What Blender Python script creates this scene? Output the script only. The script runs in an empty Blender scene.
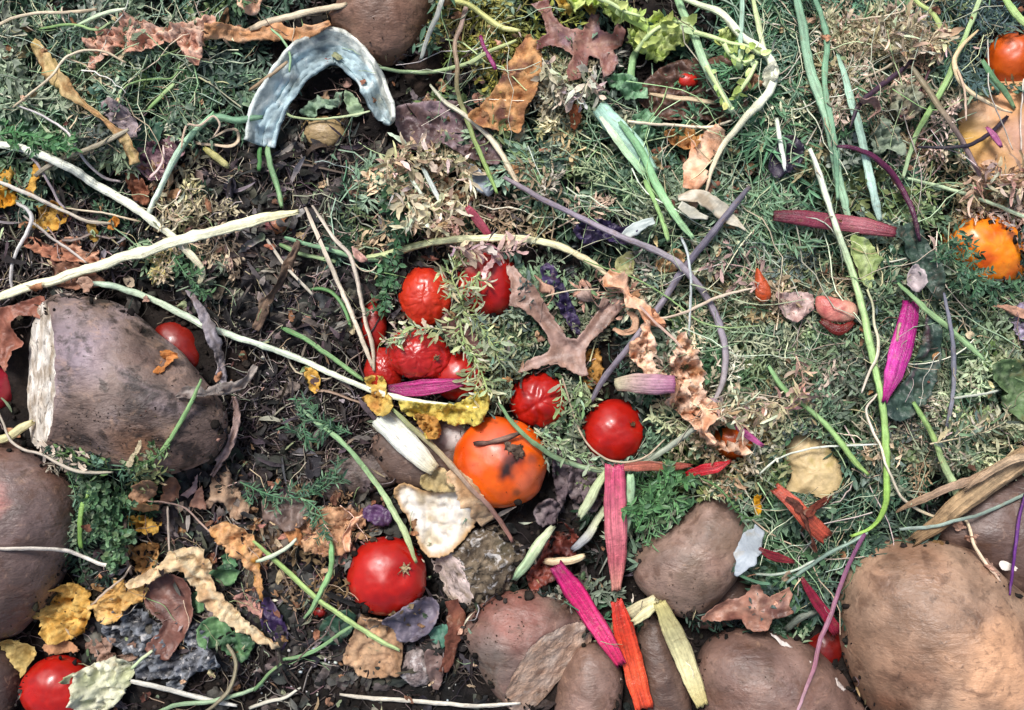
import bpy, math, random
import numpy as np
from mathutils import Vector, geometry
random.seed(7); RNG = np.random.default_rng(11)
sc = bpy.context.scene
COL = sc.collection
HC = 1000.0                       # camera height over the heap, millimetres
HX0, HY0, HW, HH = -240, -240, 1504, 1190
# ---------------------------------------------------------------- helpers
def hx(s):
    v = np.array([int(s[i:i+2], 16) for i in (0, 2, 4)]) / 255.0
    return np.where(v <= .04045, v/12.92, ((v+.055)/1.055)**2.4)
def _h(ix, iy, iz):
    n = (ix*374761393 + iy*668265263 + iz*2147483647*3 + 1013904223) & 0xffffffff
    n = ((n ^ (n >> 13))*1274126177) & 0xffffffff
    n = (n ^ (n >> 16)) & 0xffff
    return n/32767.5 - 1
def noise(x, y, z=0.0):
    x, y, z = np.broadcast_arrays(np.asarray(x, float), np.asarray(y, float), np.asarray(z, float))
    ix, iy, iz = np.floor(x).astype(np.int64), np.floor(y).astype(np.int64), np.floor(z).astype(np.int64)
    fx, fy, fz = x-ix, y-iy, z-iz
    fx, fy, fz = [f*f*(3-2*f) for f in (fx, fy, fz)]
    r = 0
    for a in (0, 1):
        for b in (0, 1):
            for c in (0, 1):
                w = (fx if a else 1-fx)*(fy if b else 1-fy)*(fz if c else 1-fz)
                r = r + w*_h(ix+a, iy+b, iz+c)
    return r
def fbm(x, y, z=0.0, o=3):
    r, a = 0, 1
    for i in range(o):
        r = r + a*noise(np.asarray(x)*2**i + 17*i, np.asarray(y)*2**i+5*i, np.asarray(z)*2**i+9*i); a *= .5
    return r
def p2w(x, y, z):
    k = 1 - np.asarray(z)/HC
    return np.stack([(np.asarray(x)-512)*k, (355-np.asarray(y))*k, np.asarray(z)+0*k], -1)
def w2p(V):
    k = 1 - V[:, 2]/HC
    return V[:, 0]/k+512, 355-V[:, 1]/k
yy, xx = np.mgrid[0:HH, 0:HW].astype(float)
xx += HX0; yy += HY0
def ground_z(x, y):
    g = 9*fbm(x/170., y/170., .3, 3) + 3.5*fbm(x/34., y/34., 4.2, 3)
    g = g - 9*np.exp(-(((x-300)/150)**2+((y-330)/150)**2)) - 8*np.exp(-(((x-270)/140)**2+((y-620)/80)**2))
    g = g + 7*np.exp(-(((x-820)/220)**2+((y-300)/260)**2))
    d = np.maximum(np.maximum(np.abs(x-512)-650, np.abs(y-355)-480), 0)
    return g - 60*(1-np.exp(-(d/900)**2))
HM = ground_z(xx, yy)
CLEAR = np.zeros((HH, HW), bool)
def hs(x, y, A=None):
    A = HM if A is None else A
    ix = np.clip(np.round(np.asarray(x)-HX0).astype(int), 0, HW-1)
    iy = np.clip(np.round(np.asarray(y)-HY0).astype(int), 0, HH-1)
    return A[iy, ix]
def splat(V, off=0., rad=2):
    px, py = w2p(V)
    ix = np.round(px-HX0).astype(int); iy = np.round(py-HY0).astype(int)
    ok = (ix > 3) & (ix < HW-4) & (iy > 3) & (iy < HH-4)
    ix, iy, z = ix[ok], iy[ok], V[ok, 2]+off
    for dx in range(-rad, rad+1):
        for dy in range(-rad, rad+1):
            if dx*dx+dy*dy <= rad*rad+.5: np.maximum.at(HM, (iy+dy, ix+dx), z)
def box(A, r, axis):
    c = np.cumsum(np.pad(A, [(r+1, r) if a == axis else (0, 0) for a in (0, 1)], mode='edge'), axis)
    n = A.shape[axis]
    return (np.take(c, range(2*r+1, 2*r+1+n), axis)-np.take(c, range(0, n), axis))/(2*r+1)
def blur(A, r):
    for _ in range(2):
        A = box(box(A, r, 0), r, 1)
    return A
def inpoly(px, py, poly):
    poly = np.asarray(poly, float); n = len(poly); r = np.zeros(np.shape(px), bool); j = n-1
    for i in range(n):
        xi, yi = poly[i]; xj, yj = poly[j]
        c = ((yi > py) != (yj > py)) & (px < (xj-xi)*(py-yi)/(yj-yi+1e-9)+xi)
        r ^= c; j = i
    return r
def clear_poly(poly, k=.9):
    poly = np.asarray(poly, float); c = poly.mean(0); poly = c+(poly-c)*k
    x0, y0 = np.floor(poly.min(0)).astype(int)-2; x1, y1 = np.ceil(poly.max(0)).astype(int)+2
    x0, y0, x1, y1 = max(x0, HX0), max(y0, HY0), min(x1, HX0+HW), min(y1, HY0+HH)
    Y, X = np.mgrid[y0:y1, x0:x1]
    CLEAR[y0-HY0:y1-HY0, x0-HX0:x1-HX0] |= inpoly(X, Y, poly)
def clear_path(pts, w):
    P = spline(pts, 3)
    for x, y in P[:, :2]:
        ix, iy = int(x-HX0), int(y-HY0); r = int(w/2)
        CLEAR[max(iy-r, 0):iy+r+1, max(ix-r, 0):ix+r+1] = True
def spline(pts, step=3., closed=False):
    P = np.array([list(p)+[0]*(3-len(p)) for p in pts], float)
    n = len(P)
    if n == 2 and not closed: P = np.array([P[0], P[0]*.67+P[1]*.33, P[0]*.33+P[1]*.67, P[1]]); n = 4
    Q = np.vstack([P[-1], P, P[0], P[1]]) if closed else np.vstack([2*P[0]-P[1], P, 2*P[-1]-P[-2]])
    out = []
    for i in range(n if closed else n-1):
        a, b, c, d = Q[i], Q[i+1], Q[i+2], Q[i+3]
        m = max(2, int(np.linalg.norm((c-b)[:2])/step)+1)
        t = np.linspace(0, 1, m, endpoint=False)[:, None]
        out.append(.5*((2*b)+(-a+c)*t+(2*a-5*b+4*c-d)*t*t+(-a+3*b-3*c+d)*t**3))
    if not closed: out.append(P[-1:])
    return np.vstack(out)
def lerpcols(cols, t):
    C = np.array([hx(c) for c in cols]); 
    if len(C) == 1: return np.repeat(C, len(t), 0)
    x = np.linspace(0, 1, len(C))
    return np.stack([np.interp(t, x, C[:, i]) for i in range(3)], -1)
# ---------------------------------------------------------------- objects
def mk(name, G, mat, origin):
    V, F, C = G
    me = bpy.data.meshes.new(name)
    Vm = (np.asarray(V)-origin)*.001
    me.vertices.add(len(Vm)); me.vertices.foreach_set('co', Vm.astype(np.float32).ravel())
    Fs = F if isinstance(F, list) else [F]
    li, ls, lt, s = [], [], [], 0
    for f in Fs:
        f = np.asarray(f, np.int32)
        if len(f) == 0: continue
        k = f.shape[1]
        li.append(f.ravel()); ls.append(s+np.arange(len(f))*k); lt.append(np.full(len(f), k)); s += f.size
    li, ls, lt = np.concatenate(li), np.concatenate(ls), np.concatenate(lt)
    me.loops.add(len(li)); me.loops.foreach_set('vertex_index', li.astype(np.int32))
    me.polygons.add(len(ls)); me.polygons.foreach_set('loop_start', ls.astype(np.int32))
    me.polygons.foreach_set('loop_total', lt.astype(np.int32))
    me.polygons.foreach_set('use_smooth', np.ones(len(ls), bool))
    me.update(calc_edges=True)
    a = me.color_attributes.new('Col', 'FLOAT_COLOR', 'POINT')
    a.data.foreach_set('color', np.hstack([np.clip(C[:, :3], 0, 1), np.ones((len(C), 1))]).astype(np.float32).ravel())
    if C.shape[1] == 5:
        a = me.attributes.new('Str', 'FLOAT_VECTOR', 'POINT')
        a.data.foreach_set('vector', np.hstack([C[:, 3:], np.full((len(C), 1), Vm[0, 0]*37)]).astype(np.float32).ravel())
    me.materials.append(mat)
    o = bpy.data.objects.new(name, me); COL.objects.link(o)
    return o
def tagit(o, label, cat, group=None, kind=None):
    if label: o['label'] = label
    if cat: o['category'] = cat
    if group: o['group'] = group
    if kind: o['kind'] = kind
def base(G):
    V = np.asarray(G[0]); return np.array([(V[:, 0].min()+V[:, 0].max())/2, (V[:, 1].min()+V[:, 1].max())/2, V[:, 2].min()])
def solid(o, t):
    if t == .5: t = .25
    if t:
        m = o.modifiers.new('thickness', 'SOLIDIFY'); m.thickness = t*.001; m.offset = 0
def single(name, label, cat, G, mat, group=None, kind=None, off=0., sp=True, thick=0):
    b = base(G); o = mk(name, G, mat, b); o.location = b*.001
    tagit(o, label, cat, group, kind); solid(o, thick)
    if sp: splat(np.asarray(G[0]), off)
    return o
def compound(name, label, cat, parts, group=None, off=0., sp=True):
    b = base(parts[0][1]); r = bpy.data.objects.new(name, None); COL.objects.link(r)
    r.empty_display_size = .02; r.location = b*.001; tagit(r, label, cat, group)
    for p in parts:
        o = mk(p[0], p[1], p[2], b); o.parent = r
        if len(p) > 3: solid(o, p[3])
        if sp: splat(np.asarray(p[1][0]), off)
    return r
def addpart(root, name, G, mat, thick=0):
    b = np.array(root.location)*1000
    if root.type == 'MESH':
        b = np.array(root.location)*1000
    o = mk(name, G, mat, b); o.parent = root; solid(o, thick); splat(np.asarray(G[0])); return o
def join(Gs):
    V, C, T, Q, n = [], [], [], [], 0
    k5 = any(g[2].shape[1] == 5 for g in Gs)
    for v, f, c in Gs:
        if k5 and c.shape[1] == 3: c = np.hstack([c, np.zeros((len(c), 2))])
        for g in (f if isinstance(f, list) else [f]):
            g = np.asarray(g)
            if g.size: (T if g.shape[1] == 3 else Q).append(g+n)
        V.append(v); C.append(c); n += len(v)
    F = []
    if T: F.append(np.vstack(T))
    if Q: F.append(np.vstack(Q))
    return np.vstack(V), F, np.vstack(C)
# ---------------------------------------------------------------- materials
def material(name, rough=.6, spec=.4, transl=0., bump=.3, bscale=400., var=.35, vscale=120., speck=0., speckcol='2a1c12', coat=0., sss=0., patch=None, stretch=None, fibre=0., crack=0., gain=1., bdist=.001, sat=1.):
    m = bpy.data.materials.new(name); m.use_nodes = True; nt = m.node_tree; N = nt.nodes; L = nt.links
    for n in list(N): N.remove(n)
    out = N.new('ShaderNodeOutputMaterial'); P = N.new('ShaderNodeBsdfPrincipled')
    P.inputs['Roughness'].default_value = rough; P.inputs['Specular IOR Level'].default_value = spec
    P.inputs['Coat Weight'].default_value = coat; P.inputs['Coat Roughness'].default_value = .15
    if sss:
        P.inputs['Subsurface Weight'].default_value = sss; P.inputs['Subsurface Radius'].default_value = (.006, .002, .001); P.inputs['Subsurface Scale'].default_value = 1
    A = N.new('ShaderNodeAttribute'); A.attribute_name = 'Col'
    tc = N.new('ShaderNodeTexCoord'); vec = tc.outputs['Object']
    if stretch:
        mp = N.new('ShaderNodeMapping'); mp.inputs['Scale'].default_value = stretch; L.new(vec, mp.inputs['Vector']); vec2 = mp.outputs['Vector']
    else: vec2 = vec
    def noi(scale, det=4., v=None, dist=0.):
        n = N.new('ShaderNodeTexNoise'); n.inputs['Scale'].default_value = scale; n.inputs['Detail'].default_value = det
        n.inputs['Roughness'].default_value = .6; n.inputs['Distortion'].default_value = dist
        L.new(vec if v is None else v, n.inputs['Vector']); return n.outputs['Fac']
    def mr(s, a, b, c, d):
        n = N.new('ShaderNodeMapRange'); n.inputs[1].default_value = a; n.inputs[2].default_value = b; n.inputs[3].default_value = c; n.inputs[4].default_value = d
        L.new(s, n.inputs[0]); return n.outputs[0]
    def mix(f, a, b, bt='MIX'):
        n = N.new('ShaderNodeMix'); n.data_type = 'RGBA'; n.blend_type = bt
        if isinstance(f, float): n.inputs[0].default_value = f
        else: L.new(f, n.inputs[0])
        for s, v in ((6, a), (7, b)):
            if isinstance(v, str): n.inputs[s].default_value = (*hx(v), 1)
            else: L.new(v, n.inputs[s])
        return n.outputs[2]
    def hsvc(c, v):
        n = N.new('ShaderNodeHueSaturation'); L.new(c, n.inputs['Color']); n.inputs['Value'].default_value = v; return n.outputs['Color']
    hsv = N.new('ShaderNodeHueSaturation'); L.new(A.outputs['Color'], hsv.inputs['Color']); hsv.inputs['Saturation'].default_value = sat
    L.new(mr(noi(vscale, 5.),   .3, .7, (1-var)*gain, (1+var)*gain), hsv.inputs['Value'])
    col = hsv.outputs['Color']
    if patch:
        for (pc, ps, lo, hi, amt) in patch:
            col = mix(mr(noi(ps, 6., None, .6), lo, hi, 0, amt), col, pc)
    hts = []
    if fibre:
        sa = N.new('ShaderNodeAttribute'); sa.attribute_name = 'Str'
        def fn(su, sv, sc_=1., det=4.):
            mp = N.new('ShaderNodeMapping'); mp.inputs['Scale'].default_value = (su, sv, 1); L.new(sa.outputs['Vector'], mp.inputs['Vector']); return noi(sc_, det, mp.outputs['Vector'])
        f1 = fn(.62, .022, 1., 5.); f2 = fn(.3, .1, 1., 6.)
        col = mix(mr(f1, .45, .68, 0, fibre), col, hsvc(col, 1.5), 'MIX')
        col = mix(mr(f1, .5, .3, 0, fibre), col, hsvc(col, .55), 'MIX')
        col = mix(mr(f2, .56, .72, 0, .55), col, '7a5f42')
        hts.append(f1)
    if crack:
        cn_ = noi(38., 9., None, 1.6); a1 = mr(cn_, .47, .5, 0, 1); a2 = mr(cn_, .53, .5, 0, 1)
        mm = N.new('ShaderNodeMath'); mm.operation = 'MULTIPLY'; L.new(a1, mm.inputs[0]); L.new(a2, mm.inputs[1])
        m2 = N.new('ShaderNodeMath'); m2.operation = 'MULTIPLY'; L.new(mm.outputs[0], m2.inputs[0]); L.new(mr(noi(16., 3.), .45, .6, 0, crack), m2.inputs[1])
        col = mix(m2.outputs[0], col, '2a1d16')
    if speck:
        vo = N.new('ShaderNodeTexVoronoi'); vo.inputs['Scale'].default_value = 210
        nc = N.new('ShaderNodeTexNoise'); nc.inputs['Scale'].default_value = 300; L.new(vec, nc.inputs['Vector'])
        va = N.new('ShaderNodeVectorMath'); va.operation = 'MULTIPLY_ADD'; L.new(nc.outputs['Color'], va.inputs[0]); va.inputs[1].default_value = (.007, .007, .007); L.new(vec, va.inputs[2]); L.new(va.outputs[0], vo.inputs['Vector'])
        f = mr(vo.outputs['Distance'], .12, .3, speck, 0)
        mm = N.new('ShaderNodeMath'); mm.operation = 'MULTIPLY'; L.new(f, mm.inputs[0]); L.new(mr(noi(60., 3.), .42, .6, 0, 1), mm.inputs[1])
        col = mix(mm.outputs[0], col, speckcol)
    L.new(col, P.inputs['Base Color'])
    L.new(mr(noi(vscale*1.7, 4.), .3, .7, max(rough-.14, .05), min(rough+.14, 1)), P.inputs['Roughness'])
    if bump:
        b1 = N.new('ShaderNodeBump'); b1.inputs['Strength'].default_value = bump; b1.inputs['Distance'].default_value = bdist
        hgt_ = noi(bscale, 7., vec2, .4); nrm_ = b1
        L.new(hgt_, b1.inputs['Height'])
        for q_ in hts+([noi(bscale*.22, 5., vec2, .8)] if bump > .3 else []):
            b2 = N.new('ShaderNodeBump'); b2.inputs['Strength'].default_value = min(1., bump*1.3); b2.inputs['Distance'].default_value = .0022
            L.new(q_, b2.inputs['Height']); L.new(nrm_.outputs['Normal'], b2.inputs['Normal']); nrm_ = b2
        L.new(nrm_.outputs['Normal'], P.inputs['Normal'])
    sh = P.outputs[0]
    if transl:
        T = N.new('ShaderNodeBsdfTranslucent'); L.new(col, T.inputs['Color'])
        X = N.new('ShaderNodeMixShader'); X.inputs[0].default_value = transl; L.new(sh, X.inputs[1]); L.new(T.outputs[0], X.inputs[2]); sh = X.outputs[0]
    L.new(sh, out.inputs['Surface'])
    return m
M = dict(
 soil=material('dark_soil', .92, .2, 0, 1., 500., .5, 90., .0, patch=[('30251e', 22., .45, .65, .6), ('120e0b', 50., .45, .6, .7)]),
 green=material('carrot_leaf', .46, .45, .2, .2, 500., .25, 160., sat=.9, gain=.98),
 leaf=material('soft_leaf', .5, .4, .15, sat=.85, bump=.6, bscale=260., var=.35, vscale=90., patch=[('8a6a3a', 45., .58, .72, .6), ('c8ccb0', 120., .6, .75, .35)]),
 oak=material('oak_leaf', .45, .45, .06, .5, 320., .32, 80., patch=[('3c241a', 40., .55, .68, .6), ('a88a78', 70., .6, .75, .4)], gain=1.1),
 dry=material('dry_leaf', .75, .25, .2, 1., 330., .36, 110., patch=[('7a5030', 48., .56, .7, .4), ('e0c8ac', 90., .6, .74, .4)], gain=1.25),
 yellow=material('yellow_leaf', .65, .3, .22, .9, 300., .3, 110., patch=[('6d4520', 50., .58, .7, .5), ('e4cc90', 90., .62, .76, .35)], gain=1.15),
 herb=material('dry_herb', .8, .2, .2, .4, 400., .3, 120., gain=1.15),
 stem=material('plant_stem', .5, .4, 0, .4, 420., .2, 60., fibre=.5, patch=[('8a7348', 90., .62, .74, .45)], gain=1.22),
 chard=material('chard_stalk', .3, .5, 0, .5, 420., .22, 90., fibre=.75, patch=[('e0b0a8', 130., .64, .78, .25), ('5a2424', 28., .6, .72, .55), ('7a4a30', 16., .64, .74, .5)], gain=1.03),
 cream=material('cream_flesh', .5, .4, 0, .5, 260., .14, 60., fibre=.35, patch=[('a08a5a', 60., .56, .72, .5)]),
 tomato=material('tomato_skin', .36, .5, 0, .22, 120., .2, 30., .25, '5a1408', coat=.1, sss=.06, patch=[('7c0e06', 20., .52, .72, .5), ('d8563a', 16., .56, .75, .4), ('8a6a58', 60., .64, .76, .5)]),
 scar=material('stem_scar', .85, .2, 0, 1., 600., .5, 300.),
 potato=material('sweet_potato_skin', .44, .5, 0, .6, 200., .3, 34., .15, '2e1f16', crack=.3, bdist=.0018, patch=[('3c2a1e', 20., .53, .7, .6), ('d0a88a', 90., .6, .76, .4), ('8a5a40', 9., .5, .68, .4), ('46342a', 140., .56, .7, .6), ('c4a288', 34., .6, .74, .35), ('54392a', 44., .55, .66, .55), ('2a1e18', 11., .6, .68, .5)], stretch=(.75, 1.45, 1), gain=1.1, sat=1.15),
 dirtypot=material('dirty_potato_skin', .5, .45, 0, .8, 220., .4, 34., .2, '1c1410', crack=.5, bdist=.0018, patch=[('a898a0', 14., .5, .66, .5), ('1e1612', 24., .5, .6, .85), ('b8957c', 60., .56, .72, .5), ('2c221c', 80., .55, .65, .75)], stretch=(.75, 1.4, 1), gain=1.05, sat=1.15),
 flesh=material('dry_potato_flesh', .85, .2, 0, 1., 180., .3, 70., .3, '6a4c38', crack=.6, bdist=.002, patch=[('8a6850', 40., .56, .7, .55), ('ead8c4', 90., .56, .7, .5)], gain=1.1),
 cut=material('old_cut_flesh', .8, .25, 0, 1., 200., .4, 60., .7, '5a4636', crack=.8, patch=[('8d7a62', 50., .5, .64, .75), ('40342a', 70., .58, .68, .75)], gain=1.2),
 rind=material('mouldy_rind', .75, .25, 0, 1., 160., .35, 70., patch=[('d4d8d4', 50., .56, .7, .8), ('3a484c', 30., .52, .64, .75), ('8c8a70', 24., .58, .7, .4)]),
 mould=material('grey_mould', .95, .03, 0, 1., 500., .5, 140., patch=[('d8d4d0', 120., .55, .66, .7), ('1e1a18', 60., .52, .64, .7)]),
 bark=material('brown_scrap', .7, .35, 0, 1., 300., .4, 80., fibre=.4, patch=[('2c201a', 50., .55, .68, .6)]),
)
# ---------------------------------------------------------------- shapes
def tube_mesh(P, R, cols, n=10, flat=1., ribs=0, ribamp=.0, seed=0, cup=0., tear=0., streak=.12, endc=None):
    """P world points (N,3), R radii; returns a capped swept body"""
    P = np.asarray(P); N = len(P)
    T = np.gradient(P, axis=0); T /= np.linalg.norm(T, axis=1)[:, None]+1e-9
    S = np.cross(T, [0, 0, 1.]); S /= np.linalg.norm(S, axis=1)[:, None]+1e-9
    U = np.cross(S, T)
    th = np.arange(n)*2*np.pi/n
    t = np.linspace(0, 1, N)
    rr = R[:, None]*(1+.07*noise(np.arange(N)[:, None]*.35, th[None]*1.0+seed, seed))
    if ribs: rr = rr*(1+ribamp*np.cos(ribs*th[None]+seed+.012*np.arange(N)[:, None])*(1+.5*noise(np.arange(N)[:, None]*.15, th[None]*2, seed)))
    cs, sn = np.cos(th)[None, :, None], np.sin(th)[None, :, None]
    V = P[:, None]+S[:, None]*cs*rr[..., None]+U[:, None]*(sn*flat+cup*(cs*cs-.4))*rr[..., None]
    if tear:
        V[0] -= T[0]*tear*RNG.random(n)[:, None]; V[-1] += T[-1]*tear*RNG.random(n)[:, None]
    V = V.reshape(-1, 3)
    C = lerpcols(cols, t)[:, None, :]*(1+streak*RNG.standard_normal((1, n, 1))+.05*RNG.standard_normal((N, n, 1)))
    C = C.reshape(-1, 3)
    i = np.arange(N-1)[:, None]*n; j = np.arange(n)[None]; j2 = (j+1) % n
    F = np.stack([i+j, i+n+j, i+n+j2, i+j2], -1).reshape(-1, 4)
    V = np.vstack([V, P[0]+U[0]*cup*0, P[-1]]); 
    e0 = hx(endc) if endc else C[:n].mean(0)*.9; e1 = hx(endc) if endc else C[-n:].mean(0)*.9
    C = np.vstack([C, e0, e1])
    ln = np.r_[0, np.cumsum(np.linalg.norm(np.diff(P, axis=0), axis=1))]
    au = np.abs(th-np.pi)*R.mean(); E = np.stack([np.tile(au, N), np.repeat(ln, n)], -1)
    C = np.hstack([C, np.vstack([E, E[:1], E[-1:]])])
    a = np.arange(n); b = (a+1) % n; L0, L1 = N*n, N*n+1
    T1 = np.vstack([np.stack([b, a+0*a, a*0+L0], -1)[:, ::-1], np.stack([(N-1)*n+b, (N-1)*n+a, a*0+L1], -1)])
    return V, [T1, F], C
def support(P, r, sink, win):
    x, y = P[:, 0], P[:, 1]
    z = hs(x, y)
    for dx, dy in ((1, 0), (-1, 0), (0, 1), (0, -1)): z = np.maximum(z, hs(x+dx*r*.7, y+dy*r*.7))
    n = len(z); w = max(1, int(win/3))
    zp = np.pad(z, w, mode='edge'); zm = np.max(np.stack([zp[k:k+n] for k in range(2*w+1)]), 0)
    z = .35*z+.65*zm if False else zm
    for _ in range(3):
        zp = np.pad(z, w, mode='edge'); z = np.mean(np.stack([zp[k:k+n] for k in range(2*w+1)]), 0)
    return z
SEED = [0]
def stem_geo(pts, w, cols, n=10, flat=1., sink=1.5, win=15, ribs=0, ribamp=0., cup=0., tear=None, round_ends=False, wob=1.1, streak=.1, nodes=0, endc=None, lift=0., knots=None):
    SEED[0] += 1; s = SEED[0]*3.7
    P = spline(pts, 3.); N = len(P); t = np.linspace(0, 1, N)
    W = np.interp(t, np.linspace(0, 1, len(w)), w) if isinstance(w, (list, tuple)) else np.full(N, float(w))
    R = W/2*(.8*np.interp(t, [0, .06, .9, 1], [.75, 1, 1, .7]) if W.mean() < 12 else 1.)
    P[:, 0] += wob*noise(t*N*.12, s); P[:, 1] += wob*noise(t*N*.12, s+9)
    small = W.mean() < 12
    R = R*(1+(.09 if small else .04)*noise(t*N*.2, s+4)+(.05 if small else .02)*noise(t*N*.55, s+2))
    if small:
        P[:, 0] += .35*noise(t*N*.5, s+21); P[:, 1] += .35*noise(t*N*.5, s+25)
        if not ribs and W.mean() > 3: ribs, ribamp, n = 5, .09, max(n, 14)
        flat = flat*.85
    if tear is None: tear = W.mean()*.35
    if nodes == 0 and 4.5 < W.mean() < 12: nodes = int(N/28)
    if nodes:
        for q in RNG.random(nodes): R = R*(1+RNG.uniform(.08, .2)*np.exp(-((t-q)*N*3/ (3.5))**2))
    if round_ends:
        d = np.minimum(np.arange(N), np.arange(N)[::-1])*3.
        R = R*np.clip(np.sqrt(np.clip((d+.8)/(R+.01), .1, 1)), .3, 1)
    z = support(P, W.mean()/2, sink, win)+R*flat*.9-sink+P[:, 2]+lift
    return tube_mesh(p2w(P[:, 0], P[:, 1], z), R, cols, n, flat, ribs, ribamp, s, cup, tear, streak, endc)
def stem(name, label, cat, pts, w, cols, mat='stem', group=None, off=-1., **k):
    return single(name, label, cat, stem_geo(pts, w, cols, **k), M[mat], group, off=off)
def polar(outline, n):
    P = spline(outline, 4., True)[:, :2]; c = P.mean(0)
    a = np.arctan2(-(P[:, 1]-c[1]), P[:, 0]-c[0]); r = np.hypot(P[:, 0]-c[0], P[:, 1]-c[1])
    o = np.argsort(a); a, r = a[o], r[o]
    th = np.linspace(-np.pi, np.pi, n, endpoint=False)
    return c, th, np.interp(th, np.r_[a-2*np.pi, a, a+2*np.pi], np.r_[r, r, r])
def lump_geo(outline, h, zc=None, bury=.35, cols=('8a6a58',), amp=.03, freq=2.2, n=112, m=56, wr=0., wf=5., cut=None, dimple=None, pw=1., cn=.12, cf=2., seed=None, creases=0, paint=None):
    SEED[0] += 1; s = SEED[0]*5.1 if seed is None else seed
    c, th, r = polar(outline, n)
    if zc is None: zc = float(np.median(hs(c[0]+np.linspace(-.4, .4, 7)*r.mean(), c[1]+np.zeros(7), GROUND)))+h*(1-2*bury)
    ph = np.linspace(-np.pi/2, np.pi/2, m)[1:-1]
    ct = np.cos(ph)[:, None]**pw; X = np.cos(th)[None]*r[None]*ct; Y = np.sin(th)[None]*r[None]*ct
    Z = np.sin(ph)[:, None]*h+0*X
    rm = r.mean()
    V = np.stack([X, Y, Z], -1).reshape(-1, 3)
    V = np.vstack([V, [0, 0, -h], [0, 0, h]])
    D = V/(np.linalg.norm(V, axis=1)[:, None]+1e-9)
    d = amp*fbm(D[:, 0]*freq+s, D[:, 1]*freq, D[:, 2]*freq, 3)
    if wr:
        q = fbm(D[:, 0]*wf+s, D[:, 1]*wf*1.4, D[:, 2]*wf, 2); d = d-wr*np.exp(-(q*5)**2)+wr*.3*noise(D[:, 0]*wf*2+s, D[:, 1]*wf*2, D[:, 2]*wf*2)
    if creases:
        q = V[:, 0]/rm*1.0+.35*noise(V[:, 1]/rm*2.2+s, 1.3); d = d-.07*np.exp(-(q*9)**2)*(V[:, 2] > 0)
        q = V[:, 1]/rm+.1-.3*V[:, 0]/rm+.25*noise(V[:, 0]/rm*2.5+s, 4.); d = d-.05*np.exp(-(q*10)**2)*(V[:, 2] > 0)
    V = V*(1+d)[:, None]
    if dimple:
        dx, dy, dr, dd = dimple; g = np.exp(-(((V[:, 0]-(dx-c[0]))**2+(V[:, 1]+(dy-c[1]))**2)/dr**2))*(V[:, 2] > 0)
        V[:, 2] -= dd*g
    t = np.clip(.5+.5*fbm(D[:, 0]*cf+s+3, D[:, 1]*cf, D[:, 2]*cf, 3), 0, 1)
    C = lerpcols(cols, t)*(1+cn*noise(D[:, 0]*9+s, D[:, 1]*9, D[:, 2]*9))[:, None]
    if paint:
        for (x, y, pr, pc, pa) in paint:
            dd = np.hypot(V[:, 0]-(x-c[0]), V[:, 1]+(y-c[1]))+pr*.35*noise(V[:, 0]/pr*1.5+s, V[:, 1]/pr*1.5)
            g = (pa*np.clip(1.5-dd/pr, 0, 1)*(V[:, 2] > -h*.3))[:, None]; C = C*(1-g)+hx(pc)*g
    isc = np.zeros(len(V), bool)
    if cut is not None:
        for nrm, dist in cut:
            nn = np.array(nrm, float); nn /= np.linalg.norm(nn); q = V@nn-dist
            k = q > 0; V[k] -= q[k, None]*nn; V[k] += nn*(1.1*fbm(V[k, 0]/9+s, V[k, 1]/9, V[k, 2]/9)[:, None]); isc |= k
    k = 1-zc/HC
    V = V*k+np.array([(c[0]-512)*k, (355-c[1])*k, zc])
    i = np.arange(m-3)[:, None]*n; j = np.arange(n)[None]; j2 = (j+1) % n
    F = np.stack([i+j, i+j2, i+n+j2, i+n+j], -1).reshape(-1, 4)
    a = np.arange(n); b = (a+1) % n; last = (m-3)*n; NB = (m-2)*n
    T = np.vstack([np.stack([b, a, a*0+NB], -1), np.stack([last+a, last+b, a*0+NB+1], -1)])
    return V, [T, F], C, isc
def split_cut(G, cutcols):
    V, F, C, isc = G
    body, cutf = [], []
    for f in F:
        k = isc[f].all(1); body.append(f[~k]); cutf.append(f[k])
    def comp(Fs, C):
        u = np.unique(np.concatenate([f.ravel() for f in Fs])); mp = np.full(len(V), -1); mp[u] = np.arange(len(u))
        return V[u], [mp[f] for f in Fs if len(f)], C[u]
    t = np.clip(.5+.5*fbm(V[:, 0]/14, V[:, 1]/14, V[:, 2]/14), 0, 1)
    return comp(body, C), comp(cutf, lerpcols(cutcols, t))
def ell(cx, cy, rx, ry, rot=0, n=16, j=.03):
    a = np.arange(n)*2*np.pi/n; r = 1+j*RNG.standard_normal(n); q = math.radians(rot)
    x, y = rx*np.cos(a)*r, ry*np.sin(a)*r
    return [(cx+X*math.cos(q)-Y*math.sin(q), cy+X*math.sin(q)+Y*math.cos(q)) for X, Y in zip(x, y)]
def distseg(px, py, poly, closed=False):
    d = np.full(np.shape(px), 1e9); Q = list(poly)+([poly[0]] if closed else [])
    for (ax, ay), (bx, by) in zip(Q[:-1], Q[1:]):
        L = (bx-ax)**2+(by-ay)**2+1e-9; t = np.clip(((px-ax)*(bx-ax)+(py-ay)*(by-ay))/L, 0, 1)
        d = np.minimum(d, np.hypot(px-ax-t*(bx-ax), py-ay-t*(by-ay)))
    return d
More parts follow.
